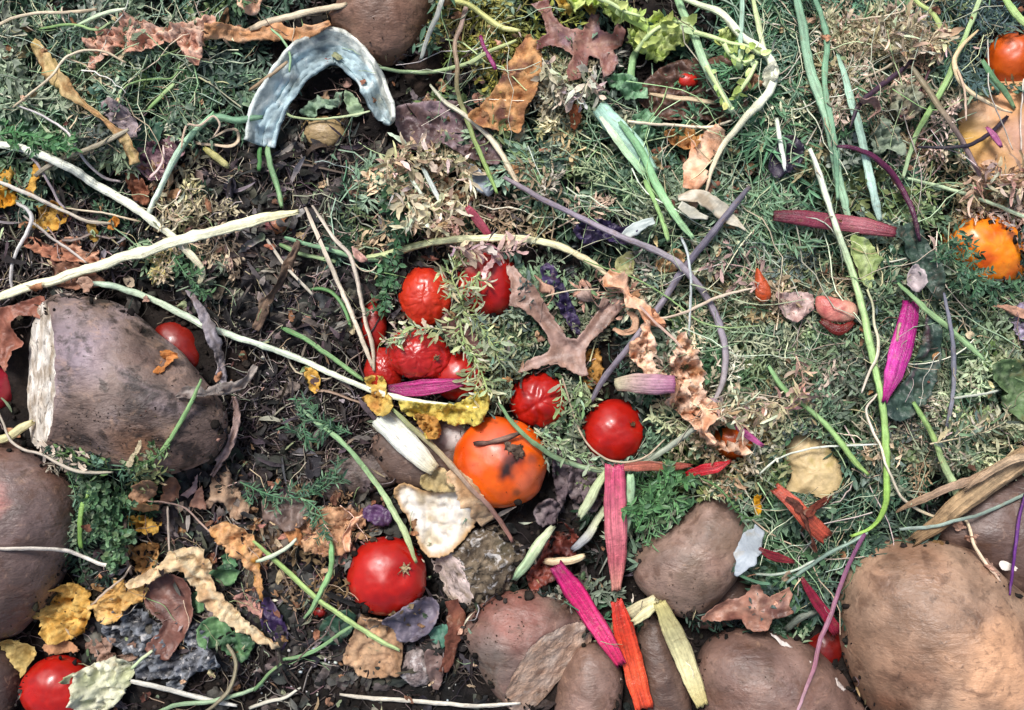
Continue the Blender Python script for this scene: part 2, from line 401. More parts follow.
def sheet_geo(outline, cols, grid=2.2, drape=.8, lift=1.5, crump=1.5, cscale=14., curl=2., jag=.5, veins=(), veincol=None, rim=None, fold=0., sag=0., bump=None, vw=1.4, vh=.8, autov=False, smooth=True):
    SEED[0] += 1; s = SEED[0]*2.9
    O = spline(outline, grid, True)[:, :2] if smooth else np.array([q for a, b in zip(outline, outline[1:]+outline[:1]) for q in [(a[0]+(b[0]-a[0])*t, a[1]+(b[1]-a[1])*t) for t in np.linspace(0, 1, max(2, int(math.hypot(b[0]-a[0], b[1]-a[1])/grid)+1))[:-1]]])
    O = O+jag*RNG.standard_normal(O.shape)
    x0, y0 = O.min(0); x1, y1 = O.max(0)
    gx, gy = np.meshgrid(np.arange(x0, x1, grid), np.arange(y0, y1, grid)); gx = gx.ravel()+RNG.uniform(-.6, .6, gx.size); gy = gy.ravel()+RNG.uniform(-.6, .6, gy.size)
    k = inpoly(gx, gy, O) & (distseg(gx, gy, O, True) > grid*.55)
    pts = np.vstack([O, np.stack([gx[k], gy[k]], -1)]); n = len(O)
    r = geometry.delaunay_2d_cdt([Vector(p) for p in pts.tolist()], [(i, (i+1) % n) for i in range(n)], [list(range(n))], 1, .001)
    P = np.array([tuple(v) for v in r[0]]); F = np.array([f for f in r[2] if len(f) == 3], int)
    x, y = P[:, 0], P[:, 1]
    ix0, iy0 = int(x0)-14-HX0, int(y0)-14-HY0; ix1, iy1 = int(x1)+15-HX0, int(y1)+15-HY0
    ix0, iy0 = max(ix0, 0), max(iy0, 0)
    B = blur(HM[iy0:iy1, ix0:ix1], 5); B = .6*B+.4*HM[iy0:iy1, ix0:ix1].mean()
    B = np.maximum(B, blur(HM[iy0:iy1, ix0:ix1], 2)-2)
    z = B[np.clip((y-HY0-iy0).astype(int), 0, B.shape[0]-1), np.clip((x-HX0-ix0).astype(int), 0, B.shape[1]-1)]
    mz = np.percentile(z, 82); z = mz+(z-mz)*drape+lift
    d = distseg(x, y, O, True)
    q = noise(x/cscale+s, y/cscale); q2 = noise(x/cscale*2.3+s, y/cscale*2.3, 3.)
    q3 = noise(x/cscale*5.2+s, y/cscale*5.2, 6.); q0 = noise(x/cscale*.45+s, y/cscale*.45, 11.)
    z = z+1.25*crump*(1.5*q0+1.6*(1-np.abs(q)*2.4)+1.0*(1-np.abs(q2)*2.4)+.45*(1-np.abs(q3)*2.4))*.95
    z = z+1.5*curl*np.exp(-d/5.)*(1+.9*noise(x/22+s, y/22, 7.))
    C = lerpcols(cols, np.clip(.5+.6*fbm(x/20+s, y/20, 2., 4), 0, 1))*(1+.14*noise(x/3.+s, y/3.))[:, None]
    if rim: g = np.clip(1.3-d/rim[1], 0, 1)[:, None]*.9; C = C*(1-g)+hx(rim[0])*g
    if autov and not veins and max(x1-x0, y1-y0) > 20:
        c_ = O.mean(0); w_, e_ = np.linalg.eigh(np.cov((O-c_).T)); a_ = e_[:, 1]; L_ = 1.8*math.sqrt(w_[1]); n_ = np.array([-a_[1], a_[0]]); bend = RNG.uniform(-.12, .12)*L_
        mid = [c_+a_*L_*q+n_*bend*(1-q*q) for q in (-.95, -.5, 0, .5, .95)]; veins = [mid]; side_ = []
        for q in np.arange(-.75, .7, .26):
            o_ = c_+a_*L_*q+n_*bend*(1-q*q)
            for sg_ in (-1, 1): side_.append([o_, o_+(a_*.75+n_*sg_)*L_*.55])
        for vn in side_:
            g = np.exp(-(distseg(x, y, vn)/.9)**2); z = z+.55*vh*g; C = C*(1+.16*g[:, None])
        veincol = veincol or cols[-1 if len(cols) < 3 else 2]
    for vn in veins:
        dv = distseg(x, y, vn); g = np.exp(-(dv/vw)**2); z = z+vh*g
        if veincol: C = C*(1-.6*g[:, None])+hx(veincol)*.6*g[:, None]
    k = 1-z.mean()/HC
    V = np.stack([(x-512)*k, (355-y)*k, z], -1)
    return V, F, C
def sheet(name, label, cat, outline, cols, mat='dry', group=None, thick=.5, off=-.5, **k):
    return single(name, label, cat, sheet_geo(outline, cols, **k), M[mat], group, thick=thick, off=off)
def ribbon_geo(pts, w, cols, twist=1.2, ruf=2.5, m=11, lift=2., win=12, phase=0., roll=.0, edge=.15):
    """a dry leaf curled round its own length"""
    SEED[0] += 1; s = SEED[0]*4.3
    P = spline(pts, 2.); N = len(P); t = np.linspace(0, 1, N); L = np.arange(N)*2.
    W = np.interp(t, np.linspace(0, 1, len(w)), w) if isinstance(w, (list, tuple)) else np.full(N, float(w))
    z = support(P, 3, 0, win)+P[:, 2]+lift+W*.15
    Q = p2w(P[:, 0], P[:, 1], z)
    T = np.gradient(Q, axis=0); T /= np.linalg.norm(T, axis=1)[:, None]+1e-9
    S = np.cross(T, [0, 0, 1.]); S /= np.linalg.norm(S, axis=1)[:, None]+1e-9
    U = np.cross(S, T)
    u = np.linspace(-1, 1, m)
    a = phase+twist*1.5*noise(L/24+s, 1.)[:, None]+u[None]*((roll+.55*twist*noise(L/18+s, 8.))[:, None])
    W2 = W[:, None]/2*(1+.28*noise(L[:, None]/8+s, np.sign(u)[None]*3)+(.5*edge+.05)*noise(L[:, None]/2.6+s, np.sign(u)[None]*7))
    x = u[None]*W2
    V = Q[:, None]+S[:, None]*(x*np.cos(a))[..., None]+U[:, None]*(x*np.sin(a)*.8)[..., None]
    V = V+U[:, None]*(ruf*(np.abs(noise(L[:, None]/6+s, u[None]*1.6))*1.4-.4+.8*np.abs(u)[None]**2*noise(L[:, None]/4+s, np.sign(u)[None]*5)))[..., None]
    C = lerpcols(cols, np.clip(.5+.6*fbm(L[:, None]/16+s, u[None]*.9+0*L[:, None], 3.).ravel(), 0, 1))
    V = V.reshape(-1, 3)
    lo = np.percentile(z, 5)-4; V[:, 2] = np.maximum(V[:, 2], lo)
    i = np.arange(N-1)[:, None]*m; j = np.arange(m-1)[None]
    F = np.stack([i+j, i+m+j, i+m+j+1, i+j+1], -1).reshape(-1, 4)
    return V, F, C
def ribbon(name, label, cat, pts, w, cols, mat='dry', group=None, thick=.5, off=-1., **k):
    return single(name, label, cat, ribbon_geo(pts, w, cols, **k), M[mat], group, thick=thick, off=off)
# leaflets: vectorised little folded blades
def blades(x, y, z, ang, ln, wd, C, pitch, roll, curl, segs=2):
    n = len(x); ca, sa = np.cos(ang), np.sin(ang)
    tt = np.array([0, .3, .3, .3, .68, .68, .68, 1.]); ss = np.array([0, 1, 0, -1, .85, 0, -.85, 0]); ff = np.array([0, .5, 0, .5, .45, 0, .45, 0])
    lx = tt[None]*ln[:, None]; ly = ss[None]*wd[:, None]/2
    lz = ff[None]*wd[:, None]*.55+roll[:, None]*ly+pitch[:, None]*lx+curl[:, None]*(tt**2)[None]*ln[:, None]
    lx = lx*np.sqrt(1/(1+pitch**2))[:, None]
    bend = RNG.normal(0, .35, n)[:, None]*tt[None]**2*ln[:, None]; ly = ly+bend
    X = x[:, None]+lx*ca[:, None]-ly*sa[:, None]; Y = y[:, None]+lx*sa[:, None]+ly*ca[:, None]; Z = z[:, None]+lz
    F = np.array([(0, 1, 2), (0, 2, 3), (1, 4, 2), (2, 4, 5), (2, 5, 3), (3, 5, 6), (4, 7, 5), (5, 7, 6)])
    F = (F[None]+np.arange(n)[:, None, None]*8).reshape(-1, 3)
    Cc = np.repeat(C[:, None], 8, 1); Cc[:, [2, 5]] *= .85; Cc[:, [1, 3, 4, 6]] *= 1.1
    return np.stack([X.ravel(), Y.ravel(), Z.ravel()], -1), F, Cc.reshape(-1, 3)
def curls(x, y, z, ang, ln, wd, C, curl=1.):
    n = len(x); k = 7; t = np.linspace(0, 1, k)[None]
    yaw = ang[:, None]+RNG.normal(0, .9*curl, n)[:, None]*t; pit = RNG.normal(.35, .4, n)[:, None]+RNG.normal(-.8, 1.5*curl, n)[:, None]*t
    st_ = (ln/(k-1))[:, None]; cp = np.cos(pit)
    X = x[:, None]+np.cumsum(np.cos(yaw)*cp*st_, 1)-np.cos(yaw[:, :1])*cp[:, :1]*st_; Y = y[:, None]+np.cumsum(np.sin(yaw)*cp*st_, 1)-np.sin(yaw[:, :1])*cp[:, :1]*st_
    Z = z[:, None]+np.cumsum(np.sin(pit)*st_, 1)
    Z = np.maximum(Z, z[:, None]-3)
    rl = RNG.normal(0, .8, n)[:, None]+RNG.normal(0, 1.3*curl, n)[:, None]*t
    w = wd[:, None]*np.interp(t[0], [0, .2, .5, .8, 1], [.25, .8, 1, .7, .12])[None]/2*(1+.25*RNG.standard_normal((n, k)))
    ax, ay, az = -np.sin(yaw)*np.cos(rl)*w, np.cos(yaw)*np.cos(rl)*w, np.sin(rl)*w
    P = np.stack([np.stack([X+ax, Y+ay, Z+az+.3*w], -1), np.stack([X, Y, Z], -1), np.stack([X-ax, Y-ay, Z-az+.3*w], -1)], 2)
    i = (np.arange(n)[:, None, None]*k+np.arange(k-1)[None, :, None])*3; j = np.arange(2)[None, None]
    F = np.stack([i+j, i+3+j, i+4+j, i+1+j], -1).reshape(-1, 4)
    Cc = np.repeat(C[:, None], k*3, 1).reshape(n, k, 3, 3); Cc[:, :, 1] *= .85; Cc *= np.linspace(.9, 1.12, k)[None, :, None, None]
    return P.reshape(-1, 3), F, Cc.reshape(-1, 3)
def shreds(xs, ys, pal, L=(14, 40), W=(2.5, 7), lift=3., curl=.8):
    ok = ~hs(xs, ys, CLEAR); xs, ys = xs[ok], ys[ok]; n = len(xs)
    ln = RNG.uniform(*L, n); g = curls(xs, ys, hs(xs, ys, blur(HM, 3))+RNG.uniform(.5, lift, n), RNG.uniform(0, 6.28, n), ln, RNG.uniform(*W, n), pick(pal, n), curl)
    return tow(g[0]), g[1], g[2]
def hairs(P, R, C):
    """P (n,k,3) paths in px,z ; 3-sided strands"""
    n, k, _ = P.shape
    T = np.gradient(P, axis=1); T /= np.linalg.norm(T, axis=2)[..., None]+1e-9
    S = np.cross(T, np.array([0, 0, 1.])); S /= np.linalg.norm(S, axis=2)[..., None]+1e-9; U = np.cross(S, T)
    th = np.array([0, 2.1, 4.2]); R = R.reshape(n, -1, 1, 1)*np.ones((n, k, 1, 1))
    V = P[:, :, None]+(S[:, :, None]*np.cos(th)[None, None, :, None]+U[:, :, None]*np.sin(th)[None, None, :, None])*R
    i = (np.arange(n)[:, None, None]*k+np.arange(k-1)[None, :, None])*3; j = np.arange(3)[None, None]; j2 = (j+1) % 3
    F = np.stack([i+j, i+3+j, i+3+j2, i+j2], -1).reshape(-1, 4)
    return V.reshape(-1, 3), F, np.repeat(C[:, None], k*3, 1).reshape(-1, 3)
def tow(V):
    return p2w(V[:, 0], V[:, 1], V[:, 2])
def pick(pal, n):
    P = np.array([hx(c) for c in pal]); c = P[RNG.integers(0, len(P), n)]*RNG.uniform(.75, 1.25, (n, 1))
    return np.clip(c*(1+.08*RNG.standard_normal((n, 3))), 0, 1)
def frond_proto(L, pairs, leaf, curlk, fine=1.):
    rows, segs = [], []
    for i in range(pairs):
        t = (i+1.)/(pairs+.5); f = math.sin(math.pi*min(1, t*.75+.28))**.8
        for sd in (-1, 1):
            a = sd*(1.05-.45*t)+random.gauss(0, .15); bx, by = t*L, 0
            pl = L*.36*f*random.uniform(.6, 1.15); m = max(2, int(pl/(leaf*.55)))
            segs.append((bx, by, bx+pl*math.cos(a), by+pl*math.sin(a)))
            for q in range(m+1):
                u = (q+.5)/(m+.5); px, py = bx+pl*u*math.cos(a), by+pl*u*math.sin(a)
                for sd2 in ((-1, 1) if q < m else (0,)):
                    rows.append((px, py, a+sd2*random.uniform(.3, .75), leaf*random.uniform(.6, 1.2)*(1.15-u*.3), leaf*.26*random.uniform(.7, 1.3)*fine, t))
    rows.append((L, 0, 0, leaf, leaf*.3, 1))
    segs.append((-.35*L, 0, L, 0))
    R = np.array(rows); S = np.array(segs)
    return R, S
def bend2(x, y, k):
    # bend the axis into an arc of curvature k
    a = k*x; r = 1/k if abs(k) > 1e-6 else 1e6
    return (r-y)*np.sin(a), r-(r-y)*np.cos(a), a
PROTO = [frond_proto(random.uniform(40, 70), random.randint(5, 7), random.uniform(8.5, 12.5), 0) for _ in range(20)]
def fronds(xs, ys, pal, size=1., hmax=8., clump=-9, cull=.993, curl=.25, angs=None, jit=.5, wide=1., curly=False):
    G = []
    B = blur(HM, 3)
    for x0, y0 in zip(xs, ys):
        if float(noise(x0/34., y0/34., 8.)+.5*noise(x0/15., y0/15., 2.)) < clump: continue
        R, S = PROTO[RNG.integers(len(PROTO))]; sz = size*RNG.uniform(.7, 1.25); k = RNG.normal(0, .016)+1e-5
        a0 = 4.5*float(noise(x0/110., y0/110., 5.))+RNG.choice([0, np.pi])+RNG.normal(0, .6) if angs is None else angs+RNG.normal(0, .5)
        x, y, aa = bend2(R[:, 0]*sz, R[:, 1]*sz, k)
        an = R[:, 2]+aa+a0+RNG.normal(0, .35, len(R)); X = x0+x*math.cos(a0)-y*math.sin(a0); Y = y0+x*math.sin(a0)+y*math.cos(a0)
        X = X+RNG.normal(0, jit, len(X)); Y = Y+RNG.normal(0, jit, len(X))
        keep = ~(hs(X, Y, CLEAR) & (RNG.random(len(X)) < cull))
        tl = R[:, 3]*sz*.85; keep &= ~(hs(X+tl*np.cos(an), Y+tl*np.sin(an), CLEAR) & (RNG.random(len(X)) < .94))
        if keep.sum() < 4: continue
        h0 = RNG.uniform(0, hmax); tp = RNG.normal(0, .10)
        Z = hs(X, Y, B)+h0+tp*(R[:, 0]-20)+RNG.uniform(-1, 1.5, len(X))
        c = pick(pal, 1)*RNG.uniform(.78, 1.22, (len(R), 1))
        n = keep.sum()
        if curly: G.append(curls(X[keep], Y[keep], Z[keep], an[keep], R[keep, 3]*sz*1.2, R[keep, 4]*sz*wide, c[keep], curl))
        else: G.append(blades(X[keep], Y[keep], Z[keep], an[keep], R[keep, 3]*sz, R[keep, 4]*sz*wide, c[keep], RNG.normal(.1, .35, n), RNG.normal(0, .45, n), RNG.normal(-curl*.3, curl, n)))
        # stalks
        q = np.linspace(0, 1, 6)[None]; sx = S[:, 0:1]+(S[:, 2:3]-S[:, 0:1])*q; sy = S[:, 1:2]+(S[:, 3:4]-S[:, 1:2])*q
        x, y, _ = bend2(sx*sz, sy*sz, k); X = x0+x*math.cos(a0)-y*math.sin(a0); Y = y0+x*math.sin(a0)+y*math.cos(a0)
        ok = ~hs(X, Y, CLEAR).any(1)
        if ok.any():
            Z = hs(X, Y, B)+h0+tp*(sx-20)-.3
            G.append(hairs(np.stack([X, Y, Z], -1)[ok], np.where(np.arange(len(S)) == len(S)-1, .9, .4)[ok], np.repeat(c[:1]*1.15+.02, ok.sum(), 0)))
    if not G: return None
    V, F, C = join(G); V = tow(V)
    return V, F, C
def in_ell(cx, cy, rx, ry, n):
    a = RNG.uniform(0, 2*np.pi, n); r = np.sqrt(RNG.random(n)); return cx+rx*r*np.cos(a), cy+ry*r*np.sin(a)
def strands(xs, ys, pal, L=(15, 60), R=(.4, 1.1), bendy=.5, lift=2., cull=.9, angs=None):
    n = len(xs); k = 9; t = np.linspace(-.5, .5, k)[None]
    ln = RNG.uniform(*L, n)[:, None]; a = (RNG.uniform(0, np.pi, n) if angs is None else angs+RNG.normal(0, .4, n))[:, None]
    c = RNG.normal(0, bendy, n)[:, None]; w1 = RNG.uniform(2, 6, n)[:, None]
    u = t*ln; v = c*ln*(t*t-.08)+bendy*ln*.05*np.sin(t*w1*3+a*7)
    X = xs[:, None]+u*np.cos(a)-v*np.sin(a); Y = ys[:, None]+u*np.sin(a)+v*np.cos(a)
    ok = hs(X, Y, CLEAR).mean(1) < (1-cull)+.01
    X, Y = X[ok], Y[ok]; n = len(X)
    B = blur(HM, 2); Z = hs(X, Y, B); Z = .5*Z+.5*Z.mean(1, keepdims=True)+RNG.uniform(0, lift, n)[:, None]+RNG.normal(0, .06, n)[:, None]*(t*40)
    rr = RNG.uniform(*R, n)[:, None]*np.linspace(1, .5, k)[None]
    V, F, C = hairs(np.stack([X, Y, Z], -1), rr, pick(pal, n))
    return tow(V), F, C
def scraps(xs, ys, pal, S=(6, 20), asp=(.3, .9), crump=.25, lift=3., cull=1.):
    n = len(xs); g = 7; u, v = np.meshgrid(np.linspace(-1, 1, g), np.linspace(-1, 1, g)); u, v = u.ravel()[None], v.ravel()[None]
    # squircle to irregular blob
    x = u*np.sqrt(1-v*v/2); y = v*np.sqrt(1-u*u/2); sd = RNG.uniform(0, 900, n)[:, None]
    th = np.arctan2(y, x); k = 1+.35*noise(np.cos(th)*1.6+sd, np.sin(th)*1.6)+.15*noise(np.cos(th)*4+sd, np.sin(th)*4)
    s = RNG.uniform(*S, n)[:, None]/2; q = RNG.uniform(*asp, n)[:, None]
    x = x*k*s; y = y*k*s*q; r1 = RNG.normal(0, .5, n)[:, None]; 
    z = crump*s*(1.5*noise(x/s*1.5+sd, y/s*1.5)+.8*noise(x/s*3.5+sd, y/s*3.5))+r1*.5*(y*y/s)/q+RNG.normal(0, .35, n)[:, None]*x+RNG.normal(0, .35, n)[:, None]*y
    a = RNG.uniform(0, 6.28, n)[:, None]; X = xs[:, None]+x*np.cos(a)-y*np.sin(a); Y = ys[:, None]+x*np.sin(a)+y*np.cos(a)
    ok = hs(X, Y, CLEAR).mean(1) <= 1-cull
    X, Y, z = X[ok], Y[ok], z[ok]; n = len(X)
    B = blur(HM, 3); Z = z+hs(X, Y, B).mean(1, keepdims=True)*.5+.5*hs(X, Y, B)+RNG.uniform(.5, lift, n)[:, None]
    C = pick(pal, n)[:, None]*(1+.25*noise(X/3., Y/3.))[..., None]
    i = np.arange(g-1); F = np.array([(a*g+b, a*g+b+1, a*g+g+b+1, a*g+g+b) for a in i for b in i])
    F = (F[None]+np.arange(n)[:, None, None]*g*g).reshape(-1, 4)
    return tow(np.stack([X.ravel(), Y.ravel(), Z.ravel()], -1)), F, C.reshape(-1, 3)
def crumbs(xs, ys, pal, S=(.8, 3.), sink=.3):
    t = (1+5**.5)/2
    I = np.array([(-1, t, 0), (1, t, 0), (-1, -t, 0), (1, -t, 0), (0, -1, t), (0, 1, t), (0, -1, -t), (0, 1, -t), (t, 0, -1), (t, 0, 1), (-t, 0, -1), (-t, 0, 1)])/1.9
    F = np.array([(0,11,5),(0,5,1),(0,1,7),(0,7,10),(0,10,11),(1,5,9),(5,11,4),(11,10,2),(10,7,6),(7,1,8),(3,9,4),(3,4,2),(3,2,6),(3,6,8),(3,8,9),(4,9,5),(2,4,11),(6,2,10),(8,6,7),(9,8,1)])
    ok = ~hs(xs, ys, CLEAR); xs, ys = xs[ok], ys[ok]; n = len(xs)
    s = (S[0]+(S[1]-S[0])*RNG.random(n)**2.5)[:, None, None]
    V = I[None]*s*RNG.uniform(.5, 1.4, (n, 1, 3))*RNG.uniform(.75, 1.25, (n, 12, 1))
    X = V[..., 0]+xs[:, None]; Y = V[..., 1]+ys[:, None]; Z = V[..., 2]+(hs(xs, ys)+s[:, 0, 0]*sink)[:, None]
    F = (F[None]+np.arange(n)[:, None, None]*12).reshape(-1, 3)
    return tow(np.stack([X.ravel(), Y.ravel(), Z.ravel()], -1)), F, np.repeat(pick(pal, n)[:, None], 12, 1).reshape(-1, 3)
def uni(n, x0=-190, x1=1214, y0=-190, y1=900): return RNG.uniform(x0, x1, n), RNG.uniform(y0, y1, n)
def stuff(name, label, cat, G, mat, off=-2.):
    o = single(name, label, cat, G, M[mat], kind='stuff', sp=False); splat(G[0], off, 1); return o
def sprig_geo(pts, pal, curly=False, leaf=6., gap=3.5, w=1.6, wide=.5, curl=.5, stalkcol=None, side=.9, lift=1., sub=0, splen=14):
    """a stalk with small curled leaflets (and optional side twigs) -> (stalk, leaves)"""
    P = spline(pts, 3.); N = len(P); z = support(P, 3, 0, 9)+P[:, 2]+lift+1
    paths = [(np.c_[P[:, 0], P[:, 1], z], w/2)]
    if sub:
        for i in range(2, N-1, sub):
            tx, ty = P[min(i+1, N-1), :2]-P[i-1, :2]; a = math.atan2(ty, tx)+random.choice((-1, 1))*random.uniform(.6, 1.2)
            l = splen*random.uniform(.6, 1.3); q = np.linspace(0, 1, 7)
            k = random.gauss(0, .6); ang = a+k*q; x = P[i, 0]+np.cumsum(np.cos(ang))*l/7; y = P[i, 1]+np.cumsum(np.sin(ang))*l/7
            zz = np.maximum(hs(x, y)+1, z[i]-3*q)+lift+random.uniform(0, 2)
            paths.append((np.c_[x, y, zz], w/3.2))
    rows = []
    for Q, r in paths:
        d = np.r_[0, np.cumsum(np.hypot(*np.diff(Q[:, :2], axis=0).T))]
        for s_ in np.arange(gap, d[-1]+gap*.5, gap):
            x, y, zz = [np.interp(s_, d, Q[:, i]) for i in range(3)]
            i = min(np.searchsorted(d, s_), len(Q)-1); a = math.atan2(Q[i, 1]-Q[i-1, 1], Q[i, 0]-Q[i-1, 0])
            for sd in (-1, 1):
                if random.random() < side: rows.append((x, y, zz, a+sd*random.uniform(.4, 1.2), leaf*random.uniform(.5, 1.3)))
    R = np.array(rows); n = len(R)
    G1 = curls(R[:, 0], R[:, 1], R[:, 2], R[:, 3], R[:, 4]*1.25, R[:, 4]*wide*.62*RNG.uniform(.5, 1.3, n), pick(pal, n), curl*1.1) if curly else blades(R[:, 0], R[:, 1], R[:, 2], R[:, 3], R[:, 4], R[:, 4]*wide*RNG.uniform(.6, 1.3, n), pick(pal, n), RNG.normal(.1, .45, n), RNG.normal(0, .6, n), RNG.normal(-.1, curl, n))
    c = hx(stalkcol or pal[0])
    st = [tube_mesh(tow(Q), np.full(len(Q), r)*np.linspace(1, .6, len(Q)), ['ffffff'], 6) for Q, r in paths]
    S = join(st); S = (S[0], S[1], np.hstack([0*S[2][:, :3]+1, S[2][:, 3:]])*np.r_[c, 1, 1]*(1+0*.1*RNG.standard_normal((len(S[0]), 1))))
    return S, (tow(G1[0]), G1[1], G1[2])
def sprig(name, label, cat, pts, pal, mat='herb', group=None, **k):
    S, Lf = sprig_geo(pts, pal, curly=(mat == 'herb'), **k)
    r = compound(name, label, cat, [('stalk', S, M['stem']), ('leaves', Lf, M[mat])], group, off=-1.5); return r
GROUND = HM.copy()
# ================================================================ ground
gx = np.r_[-9000, -6000, -4000, -2800, -2000, -1500, -1150, -900, np.arange(-780, 781, 4.), 900, 1150, 1500, 2000, 2800, 4000, 6000, 9000]
gy = np.r_[-9000, -6000, -4000, -2800, -2000, -1500, -1150, -900, -750, np.arange(-620, 621, 4.), 750, 900, 1150, 1500, 2000, 2800, 4000, 6000, 9000]
GX, GY = np.meshgrid(gx, gy); Z = ground_z(GX+512, 355-GY)+2.2*fbm(GX/11, GY/11, 1., 3)*(np.abs(GX) < 800)
n0, n1 = GX.shape; i = np.arange(n0-1)[:, None]*n1; j = np.arange(n1-1)[None]
G = (np.stack([GX.ravel(), GY.ravel(), Z.ravel()], -1), np.stack([i+j, i+j+1, i+n1+j+1, i+n1+j], -1).reshape(-1, 4), np.clip(hx('1f1a17')[None]*(1+.4*fbm(GX/40, GY/40).ravel()[:, None]), .01, .2))
single('ground', None, None, G, M['soil'], kind='structure', sp=False)
# ================================================================ big lumps
DK = ['1c1716', '2c2624', '3e3638', '5a5050', '746a66', '3a302a', '8c8480', '181414', '4a4446']
POT = ('6b5145', '8f7264', 'a88a7a')
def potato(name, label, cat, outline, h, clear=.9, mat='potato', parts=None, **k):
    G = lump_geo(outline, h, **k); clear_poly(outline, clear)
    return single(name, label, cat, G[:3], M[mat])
potato('sweet_potato', 'big smooth brown sweet potato filling the corner under the straw husks', 'sweet potato',
       [(839, 620), (840, 600), (847, 575), (862, 553), (885, 542), (910, 537), (940, 538), (975, 552), (1005, 580), (1040, 612), (1070, 655), (1060, 730), (990, 780), (910, 750), (868, 710), (848, 665)], 88,
       bury=.42, cols=('7a6252', '927866', 'a48c7a'), amp=.03, freq=1.6, paint=[(955, 640, 34, 'd8ac8c', .6), (876, 690, 12, '6b4636', .6)])  # first paint spot is a soft highlight put into the skin colour
potato('sweet_potato', 'grey-brown sweet potato behind the straw husks with a thin purple stem on it', 'sweet potato',
       [(932, 530), (955, 500), (985, 482), (1030, 470), (1075, 500), (1070, 560), (1040, 600), (1000, 585), (965, 560)], 38, cols=('544440', '6f5d56'), bury=.4)
potato('sweet_potato', 'sweet potato with white scars in its skin beside the biggest one', 'sweet potato',
       [(700, 650), (722, 634), (752, 628), (785, 631), (812, 643), (835, 665), (852, 690), (868, 722), (845, 765), (750, 770), (706, 725), (696, 680)], 58, bury=.45, cols=('5d4a44', '7a645b', '877066'))
potato('sweet_potato', 'blunt-necked grey-brown sweet potato with a cream stalk poking from under its end', 'sweet potato',
       [(710, 492), (729, 495), (743, 510), (750, 524), (746, 546), (736, 576), (717, 600), (690, 617), (668, 612), (645, 594), (633, 575), (635, 553), (658, 533), (684, 514), (698, 498)], 44, bury=.25, cols=('68584b', '7e6b60', '907a70'))
potato('sweet_potato', 'sweet potato half hidden behind the brown oak leaf with the broad stem', 'sweet potato',
       [(690, 570), (720, 560), (755, 575), (765, 600), (735, 622), (690, 625)], 22, bury=.5, cols=('4f3f39', '69554c'), clear=.7)
potato('sweet_potato', 'rounded brown sweet potato tip between the pink and red chard stalks and the cut half', 'sweet potato',
       [(556, 730), (558, 685), (572, 652), (588, 640), (605, 645), (619, 662), (623, 692), (612, 735), (580, 745)], 34, bury=.4, cols=('6d594f', '836d64'))
potato('sweet_potato', 'narrow dark sweet potato lying between the red and the cream chard stalks', 'sweet potato',
       [(636, 650), (640, 622), (655, 612), (676, 645), (688, 685), (688, 725), (655, 735), (642, 700)], 22, bury=.4, cols=('53433c', '6e5c53'))
potato('sweet_potato', 'brown sweet potato at the very top with a pointed tip by the rind', 'sweet potato',
       [(324, 28), (334, 10), (342, -25), (390, -45), (440, -25), (437, 5), (428, 30), (412, 53), (388, 65), (365, 61), (345, 42)], 44, bury=.35, cols=('6d5649', '8c7062'), paint=[(382, 18, 16, '5b4a42', .5)])
potato('sweet_potato', 'large brown sweet potato with a reddish patch at the edge below the cut one', 'sweet potato',
       [(-60, 450), (-10, 440), (22, 447), (52, 463), (74, 485), (79, 512), (71, 548), (57, 588), (32, 622), (0, 640), (-50, 645), (-95, 540)], 66, bury=.4, cols=('4d403a', '685854', '766763'), paint=[(12, 495, 16, 'b07068', .7)])
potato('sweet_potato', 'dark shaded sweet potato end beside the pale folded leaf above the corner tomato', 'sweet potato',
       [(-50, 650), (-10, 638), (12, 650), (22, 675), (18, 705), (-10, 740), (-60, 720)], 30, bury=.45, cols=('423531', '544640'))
potato('sweet_potato', 'brown sweet potato mostly buried behind the white stalk stub and the orange tomato', 'sweet potato',
       [(372, 440), (400, 425), (450, 418), (478, 430), (482, 460), (462, 486), (420, 490), (385, 475)], 20, bury=.4, cols=('52433c', '6d5c53'), paint=[(455, 434, 10, 'cfc9c4', .9)])
potato('sweet_potato', 'flat grey-brown sweet potato slab in the soil above the pale squash peel', 'sweet potato',
       [(300, 480), (330, 455), (372, 448), (405, 462), (400, 482), (352, 497), (318, 500)], 14, bury=.45, cols=('50443e', '6b5d55'), clear=.6, mat='dirtypot')
potato('potato_chunk', 'tan potato chunk lying in the dark litter inside the curved rind', 'potato chunk',
       [(300, 125), (322, 116), (342, 122), (345, 140), (325, 150), (305, 144)], 13, bury=.4, cols=('897657', 'a28e6f'), clear=.8)
# cut ones
out = [(40, 305), (60, 292), (80, 292), (110, 300), (133, 314), (157, 334), (187, 360), (212, 388), (228, 415), (222, 448), (198, 468), (165, 476), (112, 471), (75, 456), (40, 448), (14, 438), (2, 400), (5, 345), (22, 318)]
G = lump_geo(out, 56, bury=.22, cols=('5e4e48', '7a6961', '8a7a73'), amp=.03, cut=[((-.78, .02, .62), 57)], n=150, m=80, paint=[(150, 425, 34, '3a2f2a', .6), (95, 415, 20, '40332c', .45), (150, 455, 26, '967058', .6), (95, 350, 30, 'a294a0', .45), (205, 420, 22, '463a34', .5)])
bd, ct = split_cut(G, ('9c8e7c', 'c4bbae', 'dcd6cc'))
clear_poly(out, .88); compound('sweet_potato', 'huge dirt-streaked sweet potato with a pale sliced end under the oak leaf', 'sweet potato', [('skin', bd, M['dirtypot']), ('cut_face', ct, M['cut'])])
out = [(461, 625), (480, 604), (512, 592), (545, 590), (570, 602), (590, 625), (590, 650), (562, 685), (530, 712), (508, 706), (492, 690), (478, 665), (465, 645)]
